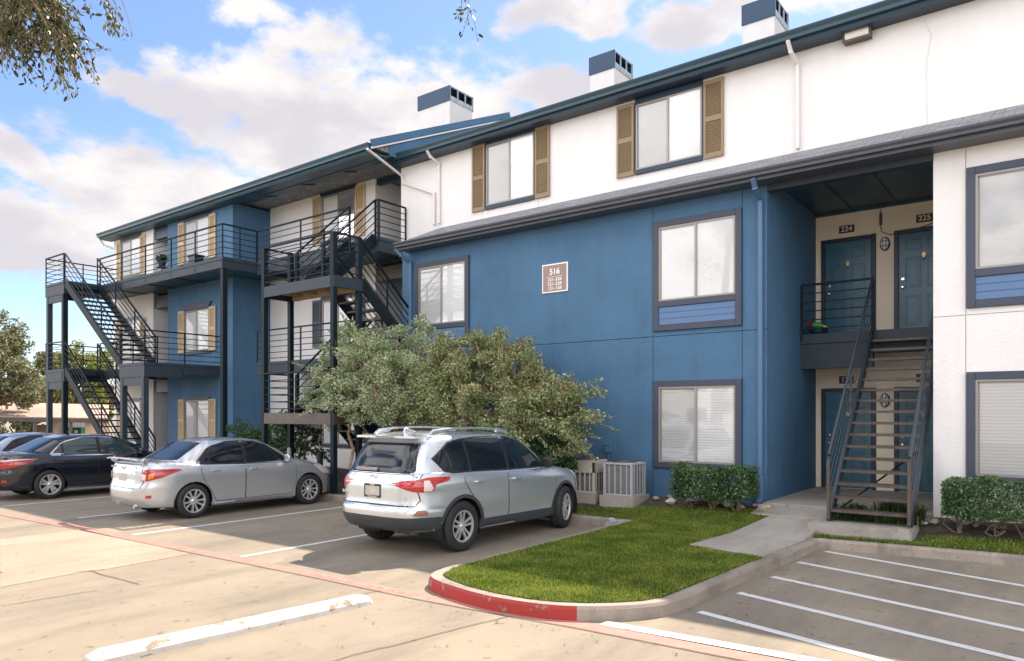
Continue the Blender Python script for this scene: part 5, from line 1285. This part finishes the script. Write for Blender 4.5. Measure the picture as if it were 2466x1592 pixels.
sd = np.cross(d, r.normal(size=(n, 3))); sd /= np.linalg.norm(sd, axis=1, keepdims=True); L_ = (.054 * r.uniform(.6, 1.25, n))[:, None]; w_ = L_ * .20
V = np.stack([C, C + d * L_ * .35 + sd * w_, C + d * L_ * .75 + sd * w_ * .8, C + d * L_, C + d * L_ * .75 - sd * w_ * .8, C + d * L_ * .35 - sd * w_], 1).reshape(-1, 3)
npmesh('crown', V, np.arange(len(V)).reshape(-1, 6), M['oak'], OAK)

# far trees
def ftree(label, px, d, top, wid, m, seed, k=60, n=150, leaf=.24, base_z=-.5, low=.25):
    p = cpt(px, HY, d); zt = CAMH + (HY - top) * d / FPX; R = wid * d / FPX / 2
    rr = np.random.default_rng(seed); root = empty('tree', (p[0], p[1], base_z), label, 'tree', 'trees beyond the carport')
    cz = base_z + (zt - base_z) * (low + 1) / 2; cl = crown_clusters(rr, (p[0], p[1], cz), (R, R, (zt - base_z) * (1 - low) / 2), k, R * .2, -.9, .5)
    b = MB(); f = np.array([p[0], p[1], base_z + (zt - base_z) * .35]); b.tube(limb_path((p[0], p[1], base_z), f, rr, .2, 4), [.25, .22, .19, .17, .15], 8)
    for c in cl[::2]: b.tube(limb_path(f, c, rr, .5, 4), [.09, .07, .05, .035, .02], 5)
    b.build('trunk', M['bark'], root)
    C = np.concatenate([blob_pts(rr, c, R * .2 * rr.uniform(.6, 1.4), int(n * rr.uniform(.5, 1.4)), .6) for c in cl]); leaves('crown', C, leaf, m, root, seed, .6)
ftree('tall dull olive tree at the left edge beyond the carport', -10, 48, 762, 210, M['fartree'], 51, 100, 240, .20)
ftree('sparse olive tree right of the tallest one beyond the carport', 78, 60, 870, 110, M['fartree'], 52, 50, 190, .22)
ftree('yellow green tree seen through the upper rails of the long stair', 175, 62, 828, 140, M['fargreen'], 53, 80, 230, .22)
ftree('bushy yellow green tree behind the lower flight of the long stair', 255, 66, 868, 110, M['fargreen'], 54, 50, 210, .22)
ftree('low bushy green tree between the two stair posts', 118, 55, 905, 90, M['fargreen'], 55, 40, 200, .22)
ftree('low olive bush below the carport roof at the left edge', 30, 58, 985, 130, M['fartree'], 56, 40, 170, .2, -1.5, .1)

# ------------------------------------------------------------------ small things
# house number board and unit plates
def signboard(label, x0, x1, z0, z1, Y, mface, mborder=None, bw=.03):
    o = MB().box(x0, Y - .025, z0, x1, Y - .001, z1).build('sign_board', mborder or mface, None, bevel=.004); tag(o, label, 'sign')
    if mborder: MB().box(x0 + bw, Y - .029, z0 + bw, x1 - bw, Y - .0255, z1 - bw).build('panel', mface, o)
    return o
xa, zt = at(1307, 638, YW); xb, zb = at(1368.5, 703, YW); zt = at(1307, 639.5, YW)[1]; zb = at(1307, 708, YW)[1]
o = signboard('square building number board reading 516 on the blue wall', xa, xb, zb, zt, YW, M['signtaupe'], M['signwhite'])
xm = (xa + xb) / 2; hh = zt - zb
text('lettering', '516', .185, (xm, YW - .031, zb + hh * .715), FRONT, M['signwhite'], o, .002, .004)
MB().box(xm - .21, YW - .033, zb + hh * .545, xm + .21, YW - .0295, zb + hh * .555).build('rule', M['signwhite'], o)
for k, tx in enumerate(('321-328', '221-228', '121-128')): text('lettering', tx, .100, (xm, YW - .031, zb + hh * (.445 - .15 * k)), FRONT, M['signwhite'], o, .002, .001, sx=1.12)
for no, x, z, lb in (('224', -3.68, Z2 + 2.32, 'upper left'), ('225', -2.22, Z2 + 2.32, 'upper right'), ('124', -3.68, Z1 + 2.34, 'lower left'), ('125', -2.22, Z1 + 2.34, 'lower right')):
    o = signboard(f'brown unit number plate {no} above the {lb} passage door', x - .15, x + .15, z - .075, z + .085, YB, M['signbrown'])
    text('lettering', no, .15, (x, YB - .028, z + .003), FRONT, M['signwhite'], o, .002, .002)
# caged bulkhead lamps between the doors
def bulkhead(label, x, z):
    o = MB(); bm = bmesh.new()
    def oval(b, rx, rz, y, n=24): return [(x + rx * math.cos(2 * math.pi * k / n), y, z + rz * math.sin(2 * math.pi * k / n)) for k in range(n)]
    o.prism(oval(o, .095, .145, YB - .05), (0, .048, 0)); root = tag(o.build('wall_lamp', M['black'], None, bevel=.006), label, 'lamp', 'caged lamps of the passage')
    b = MB(); b.prism(oval(b, .072, .122, YB - .085), (0, .04, 0)); b.build('lens', M['signwhite'], root, bevel=.015, seg=2)
    b = MB()
    for k in (-.03, .03): b.tube([(x + k, YB - .05, z - .13), (x + k, YB - .10, z - .10), (x + k, YB - .10, z + .10), (x + k, YB - .05, z + .13)], .006, 6)
    for k in (-.05, .05): b.tube([(x - .085, YB - .05, z + k), (x - .06, YB - .10, z + k), (x + .06, YB - .10, z + k), (x + .085, YB - .05, z + k)], .006, 6)
    b.build('cage', M['black'], root)
bulkhead('oval caged wall lamp between the upper passage doors', -2.94, Z2 + 1.9); bulkhead('oval caged wall lamp between the lower passage doors', -2.94, Z1 + 1.9)
b = MB(); pts = [(-3.02, 6.28), (-3.02, 5.93), (-3.0, 5.80), (-2.85, 5.72), (-2.5, 5.73), (-2.1, 5.83), (-1.85, 6.05), (-1.72, 6.2)]
b.tube([(x, YB - .02, z) for x, z in pts], .009, 6); b.box(-3.045, YB - .03, 5.95, -2.995, YB, 6.2); b.build('cable', M['lgutter'], A)
# wall pack
M['lens'] = mat('frosted_lens', (.85, .83, .75), .25)
xa, xb = xat(2036, YU), xat(2101, YU); zt = at(2036, 76, YU)[1]; zb = at(2038, 112, YU)[1]
b = MB(); b.box(xa, YU - .16, zb, xb, YU - .001, zt); b.box(xa - .015, YU - .19, zb - .012, xb + .015, YU - .16, zb + .035); b.box(xa - .015, YU - .19, zt - .035, xb + .015, YU - .16, zt + .012)
b.box(xa - .015, YU - .19, zb + .035, xa + .03, YU - .16, zt - .035); b.box(xb - .03, YU - .19, zb + .035, xb + .015, YU - .16, zt - .035)
o = tag(b.build('wall_pack_light', M['brownmetal'], None, bevel=.004), 'rectangular bronze flood light high on the white wall under the eave', 'light')
MB().prism([(xa + .03, YU - .165, zb + .035), (xa + .03, YU - .20, zb + .11), (xa + .03, YU - .175, zt - .035), (xa + .03, YU - .162, zt - .035)], (xb - xa - .06, 0, 0)).build('lens', M['lens'], o)
# air conditioners
def ac(label, x0, x1, y0, y1, z0, z1, m, two=False):
    root = empty('air_conditioner', ((x0 + x1) / 2, (y0 + y1) / 2, z0), label, 'air conditioner', 'condensers by the blue wall')
    MB().box(x0 - .05, y0 - .05, z0 - .3, x1 + .05, y1 + .05, z0).build('pad', M['walkcon'], root)
    b = MB(); b.box(x0 + .03, y0 + .03, z0, x1 - .03, y1 - .03, z1 - .03); b.build('coil', M['accoil'], root)
    b = MB(); e = .05
    for X in (x0, x1 - e):
        for Y in (y0, y1 - e): b.box(X, Y, z0, X + e, Y + e, z1 - .02)
    b.box(x0, y0, z1 - .03, x1, y1, z1 + .01)
    if two: b.box(x0, y0, z0 + (z1 - z0) * .62, x1, y1, z1 - .03)
    b.box(x0 + e, y0, z0, x1 - e, y0 + .03, z0 + .04); b.box(x1 - .03, y0 + e, z0, x1, y1 - e, z0 + .04)
    n = 5
    for k in range(1, n):
        t = k / n; b.box(x0 + (x1 - x0) * t - .012, y0 + .005, z0 + .04, x0 + (x1 - x0) * t + .012, y0 + .03, z1 - .03); b.box(x1 - .03, y0 + (y1 - y0) * t - .012, z0 + .04, x1 - .005, y0 + (y1 - y0) * t + .012, z1 - .03)
    b.build('casing', m, root, bevel=.006)
    b = MB(); zt = z0 + (z1 - z0) * (.60 if two else 1) - .05; k = z0 + .06
    while k < zt: b.box(x0 + .05, y0 + .012, k, x1 - .05, y0 + .020, k + .013); b.box(x1 - .020, y0 + .05, k, x1 - .012, y1 - .05, k + .013); k += .024
    b.build('grille', M['acgrille'], root)
    xm, ym = (x0 + x1) / 2, (y0 + y1) / 2; b = MB()
    for q in (.06, .12, .18, .23): b.tube([(xm + q * math.cos(2 * math.pi * j / 28), ym + q * math.sin(2 * math.pi * j / 28), z1 + .03) for j in range(29)], .005, 5, cap=False)
    b.lathe([(.25, 0), (.25, .02), (.23, .03)], 28, (xm, ym, z1), 'z'); b.build('fan_guard', M['accoil'], root)
M['accoil'] = mat('condenser_coil', (.11, .10, .10), .6, metal=.3); M['acgrille'] = mat('condenser_grille', (.25, .245, .245), .5, var=.1); M['acgrey'] = mat('condenser_grey', (.36, .365, .385), .5, var=.1); M['acbeige'] = mat('condenser_beige', (.48, .44, .37), .5, var=.12, dirt=((.40, .22, .10), 4, .6, .72))
ac('light grey condenser unit with full louvred sides, right of the beige one', -7.19, -6.55, 12.35, 12.92, .43, 1.06, M['acgrey'])
ac('beige condenser unit with a plain upper band and rust on its lid', -8.0, -7.42, 12.40, 12.92, .43, 1.08, M['acbeige'], True)
ac('white topped condenser unit mostly hidden by the SUV bonnet', -8.85, -8.25, 12.5, 13.05, .43, 1.06, M['acgrey'])
for k, (pa, pb, lb) in enumerate(((1407, 1423, 'above the beige condenser'), (1460, 1474, 'above the grey condenser'), (1352, 1366, 'nearest the tree foliage'))):
    xa, xb = xat(pa, YW), xat(pb, YW); zt = at(pa, 1069, YW)[1]; zb = at(pa, 1089, YW)[1]
    b = MB(); b.box(xa, YW - .09, zb, xb, YW, zt); b.box(xa - .01, YW - .10, zt - .03, xb + .01, YW, zt + .008); o = tag(b.build('electrical_box', M['boxblue'] if 'boxblue' in M else M['blue'], None, bevel=.005), f'small blue painted electrical box on the wall {lb}', 'electrical box', 'disconnect boxes on the blue wall')
    MB().tube([((xa + xb) / 2, YW - .05, zb), ((xa + xb) / 2 + .02, YW - .06, zb - .25), ((xa + xb) / 2 + .05, YW - .3, zb - .52)], .014, 6).build('conduit', M['lgutter'], o)
# rocks along the beds
def rock(px, py, s, lbl):
    x, y, z = gndl(px, py); y = min(y, 13.2); bm = bmesh.new(); bmesh.ops.create_icosphere(bm, subdivisions=3, radius=1); q = rnd.random() * 9
    a, b_, c_ = s * rnd.uniform(.8, 1.3), s * rnd.uniform(.6, 1.0), s * rnd.uniform(.4, .7)
    for v in bm.verts:
        k = 1 + .16 * math.sin(3 * v.co.x + q) * math.sin(2.5 * v.co.y + 2 * q) + .08 * math.sin(6 * v.co.z + q); v.co = Vector((v.co.x * a * k, v.co.y * b_ * k, v.co.z * c_ * k))
    for f in bm.faces: f.smooth = True
    me = bpy.data.meshes.new('rock'); bm.to_mesh(me); bm.free(); o = link('rock', me, M['rockw'] if rnd.random() < .4 else M['rock']); o.location = (x, y, z + c_ * .3); o.rotation_euler = (0, 0, rnd.uniform(0, 3))
    tag(o, lbl, 'rock', 'rocks edging the beds')
M['rockw'] = mat('pale_rock', (.55, .50, .45), .8, var=.15, vscale=6)
for (x, y, s) in ((1025, 1200, .07), (1145, 1190, .09), (1150, 1230, .10), (1265, 1195, .08), (1320, 1215, .09), (1440, 1215, .07), (1485, 1225, .07), (1520, 1238, .07), (1560, 1240, .05), (1625, 1255, .10), (1720, 1275, .08), (1840, 1260, .06), (1895, 1275, .09), (1945, 1275, .07), (820, 1200, .12), (1400, 1190, .06), (1665, 1205, .06)):
    rock(1280 + x * .29225, 850 + y * .29225, s, 'smooth river rock along the bed below the blue wall')
for (x, y, s) in ((665, 1120, .09), (710, 1112, .09), (770, 1112, .08), (1030, 1150, .10), (1120, 1145, .08), (1315, 1138, .12), (1075, 1135, .05), (1400, 1165, .05), (1560, 1180, .06)):
    rock(1850 + x * .35714, 850 + y * .35714, s, 'smooth river rock in the bed by the passage stair and right hedge')
# wheel stop in the lane
d = Vector((.20, 2.6)).normalized(); b = MB(); L0 = Vector((-6.30, 2.55)); L1 = Vector((-5.97, 5.24)); n_ = Vector((d.y, -d.x))
prof = [(-.13, 0), (-.12, .045), (-.075, .095), (.075, .095), (.12, .045), (.13, 0)]
rows = [(0, .55), (.04, 1), (.955, 1), (.985, .88), (1, .5)]
for t, sc_ in rows:
    p = L0.lerp(L1, t)
    for (o_, z_) in prof: q = p + n_ * o_ * (.8 + .2 * sc_); b.v.append((q.x, q.y, z_ * sc_))
for i in range(len(rows) - 1):
    for k in range(5): b.f.append((i * 6 + k, i * 6 + k + 1, (i + 1) * 6 + k + 1, (i + 1) * 6 + k)); b.m.append(0)
b.f += [(5, 4, 3, 2, 1, 0), tuple((len(rows) - 1) * 6 + k for k in range(6))]; b.m += [0, 0]
tag(b.build('wheel_stop', M['stoppaint'], None, bevel=.012, seg=2), 'long chalky white painted concrete wheel stop in the foreground', 'wheel stop')
# bollards, drain outlet
def bollard(label, x, y, z, rr, m):
    b = MB(); b.lathe([(rr, 0), (rr, z - .04), (rr * .8, z - .01), (.001, z)], 20, (x, y, 0), 'z'); o = tag(b.build('bollard', m, None, smooth=True), label, 'bollard'); return o
bollard('short black bollard beside the front wheel of the silver sedan', -14.75, 11.4, 1.07, .075, M['rail'])
bollard('grey capped pipe bollard behind the silver sedan mirror', -16.3, 11.6, 1.12, .055, M['acgrey'])
b = MB(); b.lathe([(.07, -.15), (.085, -.15), (.085, .02), (.07, .02), (.07, -.12), (.001, -.12)], 20, (-6.42, 11.33, .085), 'y'); tag(b.build('drain_pipe', M['acgrey'], None, smooth=True), 'round grey drain outlet set in the kerb face by the lawn corner', 'drain pipe')
# things on the landings
x, y = -4.0, 15.62
b = MB(); b.lathe([(.001, 0), (.13, 0), (.17, .05), (.185, .13), (.17, .13), (.15, .05), (.001, .03)], 24, (x, y, Z2 + .01), 'z'); tag(b.build('bowl', M['bowl'] if 'bowl' in M else M['navy'], None, smooth=True), 'dark blue bowl on the passage landing behind the rail', 'bowl')
b = MB(); b.tube([(x - .2, y, Z2 + .22), (x - .1, y, Z2 + .215)], [.04, .06], 10); o = tag(b.build('toy', M['redlens'], None, smooth=True), 'red green and yellow toy lying on the dark blue bowl', 'toy')
M['toygreen'] = mat('toy_green', (.03, .30, .05), .4); M['toyyellow'] = mat('toy_yellow', (.6, .5, .03), .4)
MB().tube([(x - .1, y, Z2 + .215), (x + .02, y, Z2 + .20), (x + .10, y, Z2 + .17)], [.06, .06, .03], 10).build('body', M['toygreen'], o, smooth=True)
MB().tube([(x + .08, y, Z2 + .18), (x + .17, y, Z2 + .15)], [.03, .012], 8).build('tip', M['toyyellow'], o, smooth=True)
def potted(label, x, y, z, s, seed):
    root = empty('potted_plant', (x, y, z), label, 'plant pot'); rr = np.random.default_rng(seed)
    b = MB(); b.lathe([(.001, 0), (.10 * s, 0), (.14 * s, .2 * s), (.15 * s, .22 * s), (.13 * s, .22 * s), (.001, .18 * s)], 20, (x, y, z), 'z'); b.build('pot', M['navy'], root, smooth=True)
    leaves('foliage', blob_pts(rr, (x, y, z + .32 * s), (.24 * s, .2 * s, .16 * s), 260), .09 * s, M['darkleaf'], root, seed)
xp = xat(390, 12.75); b = MB(); b.tube([(xp, 12.75, Z3), (xp, 12.75, Z3 + .28)], .02, 8); b.box(xp - .15, 12.6, Z3 + .28, xp + .15, 12.9, Z3 + .30); tag(b.build('plant_stand', M['rail'], None), 'small dark stand under the potted plant on the top balcony', 'plant stand')
potted('bushy green potted plant on a stand on the top balcony', xp, 12.75, Z3 + .305, 1.0, 4)
xp = xat(470, 12.5); b = MB(); b.prism([(xp - .2, 12.4, Z3 + .02), (xp + .2, 12.4, Z3 + .02), (xp + .24, 12.38, Z3 + .30), (xp - .24, 12.38, Z3 + .30)], (0, .28, 0)); b.box(xp - .26, 12.36, Z3 + .28, xp + .26, 12.70, Z3 + .32); tag(b.build('planter_box', M['navy'], None, bevel=.008), 'dark blue planter box behind the top balcony rail under the bay window', 'planter')

# ------------------------------------------------------------------ far left: carport, bin enclosure
CPD = 46.
def far(px, py, d): p = cpt(px, py, d); return Vector(p)
CP = empty('carport', tuple(far(60, 1100, CPD)), 'long carport with a tan shingle roof beyond the parked cars at left', 'carport')
a0, a1 = far(-140, 997, CPD), far(262, 1014, CPD + 3); r0, r1 = far(-140, 964, CPD + 6), far(262, 975, CPD + 9)
a0 = far(-140, 1000, CPD); a1 = far(262, 1007, CPD + 3)
b = MB(); b.add([a0, a1, r1, r0, a0 - Vector((0, 0, .12)), a1 - Vector((0, 0, .12)), r1 - Vector((0, 0, .12)), r0 - Vector((0, 0, .12))], [(0, 1, 2, 3), (7, 6, 5, 4), (0, 4, 5, 1), (1, 5, 6, 2), (2, 6, 7, 3), (3, 7, 4, 0)]); b.build('roof', M['tanshingle'], CP)
b = MB(); b.bar(a0 - Vector((0, 0, .2)), a1 - Vector((0, 0, .2)), .05, .28); b.build('fascia', M['brownmetal'], CP)
for t in (.05, .28, .5, .72, .92):
    p = a0.lerp(a1, t) + Vector((0, .4, 0)); MB().box(p.x - .08, p.y - .08, -1.6, p.x + .08, p.y + .08, p.z - .1).build('post', M['taupe'], CP)
M['fencetan'] = stripemat('tan_fence_boards', (.52, .38, .27), (.26, .18, .12), .14, 0, .12); M['wallbrown'] = mat('taupe_wall', (.24, .185, .15), .8); M['dump'] = mat('green_steel', (.012, .16, .05), .5, var=.15); M['greymetal'] = stripemat('grey_metal_siding', (.33, .34, .35), (.2, .2, .21), .2, 0, .15)
def slab(name, label, cat, pxa, pxb, pyt, pyb, d, m, th=.15, par=None):
    p, q = far(pxa, pyt, d), far(pxb, pyt, d); zb = far(pxa, pyb, d).z; n = Vector(((q - p).y, -(q - p).x, 0)).normalized() * -th
    b = MB(); b.prism([(p.x, p.y, p.z), (q.x, q.y, q.z), (q.x, q.y, zb), (p.x, p.y, zb)], n); o = b.build(name, m, par)
    if label: tag(o, label, cat)
    return o
slab('enclosure_wall', 'plain taupe wall panel left of the stair posts', 'wall', 78, 128, 1023, 1075, 50, M['wallbrown'])
slab('board_fence', 'tan board fence section between the stair posts and the wing', 'fence', 205, 262, 1014, 1075, 49, M['fencetan'])
slab('board_fence', 'narrow tan board fence piece between the two stair posts', 'fence', 124, 139, 1015, 1075, 49, M['fencetan'])
slab('shed', 'grey ribbed metal shed wall behind the green rubbish container', 'shed', 138, 210, 1016, 1062, 60, M['greymetal'], 2.)
DU = slab('rubbish_container', 'green steel rubbish container with white notices', 'container', 148, 195, 1030, 1075, 52, M['dump'], 1.4)
for pa, pb in ((153, 165), (179, 187)): slab('notice', None, None, pa, pb, 1036, 1043, 51.9, M['signwhite'], .02, DU)

# ------------------------------------------------------------------ across the lane, behind the viewer (seen in panes and paint)
def wtree(label, x, y, h, R, m, seed, k=60):
    rr = np.random.default_rng(seed); root = empty('tree', (x, y, 0), label, 'tree', 'trees across the lane')
    cl = crown_clusters(rr, (x, y, h * .62), (R, R, h * .38), k, .7, -.8, .5); b = MB(); f = np.array([x, y, h * .38]); b.tube(limb_path((x, y, 0), f, rr, .2, 4), [.28, .24, .2, .17, .15], 8)
    for c in cl[::2]: b.tube(limb_path(f, c, rr, .5, 4), [.09, .07, .05, .035, .02], 5)
    b.build('trunk', M['bark'], root)
    C = np.concatenate([blob_pts(rr, c, .75 * rr.uniform(.6, 1.3), int(110 * rr.uniform(.5, 1.4)), .6) for c in cl]); leaves('crown', C, .22, m, root, seed, .6)
wtree('spreading oak on the far side of the lane behind the viewer', 3, -14, 8.5, 4.2, M['fartree'], 71)
wtree('smaller oak further along the lane behind the viewer', -14, -17, 7.5, 3.6, M['fartree'], 72)
wtree('rounded oak at the lane end behind the viewer', -27, -13, 7, 3.4, M['fartree'], 73)
OB = empty('apartment_building', (-12, -30, 0), 'low white apartment block across the lane behind the viewer', 'apartment building')
MB().box(-40, -40, 0, 14, -30, 5.6).build('wall', M['white'], OB)
MB().prism([(-41, -29.2, 5.5), (-41, -35, 8.2), (-41, -41, 5.5)], (56, 0, 0)).build('roof', M['shingle'], OB)
for k in range(9):
    x = -37 + k * 6
    for z in (1, 3.8): MB().box(x, -30, z, x + 1.8, -29.95, z + 1.4).build('window', M['carglass'], OB)

# leaf litter and specks on the paving, thickest along the kerbs
r = np.random.default_rng(99); P = np.concatenate([np.column_stack([r.uniform(-12, 1, 260), r.uniform(2.2, 10, 260)]),
    np.column_stack([r.uniform(-3.0, 2, 60), 11.3 + r.uniform(-.3, .12, 60)]), np.column_stack([-2.85 + r.uniform(0, .35, 70), r.uniform(6.9, 11, 70)]), np.column_stack([r.uniform(-9, -6.2, 50), 11.1 + r.uniform(-.3, .1, 50)]), np.column_stack([r.uniform(-6, -3, 40), 5.6 + r.uniform(-.15, .12, 40)])])
C = np.column_stack([P, np.full(len(P), .014)]); n = len(C); a = r.uniform(0, 6.28, n); d = np.column_stack([np.cos(a), np.sin(a), r.normal(size=n) * .15]); q = np.column_stack([-np.sin(a), np.cos(a), r.normal(size=n) * .15]); L_ = r.uniform(.012, .045, n)[:, None]
keep = ~inpoly(P, LAWN); V = np.stack([C - d * L_ * .5, C + q * L_ * .25, C + d * L_ * .5, C - q * L_ * .25], 1)[keep].reshape(-1, 3)
M['litter'] = leafmat('dry_leaf', [(.03, .02, .012), (.08, .05, .025), (.15, .10, .05)], .8, 0)
tag(npmesh('leaf_litter', V, np.arange(len(V)).reshape(-1, 4), M['litter']), 'scattered dry leaves and specks on the paving along the kerbs', 'litter', kind='stuff')
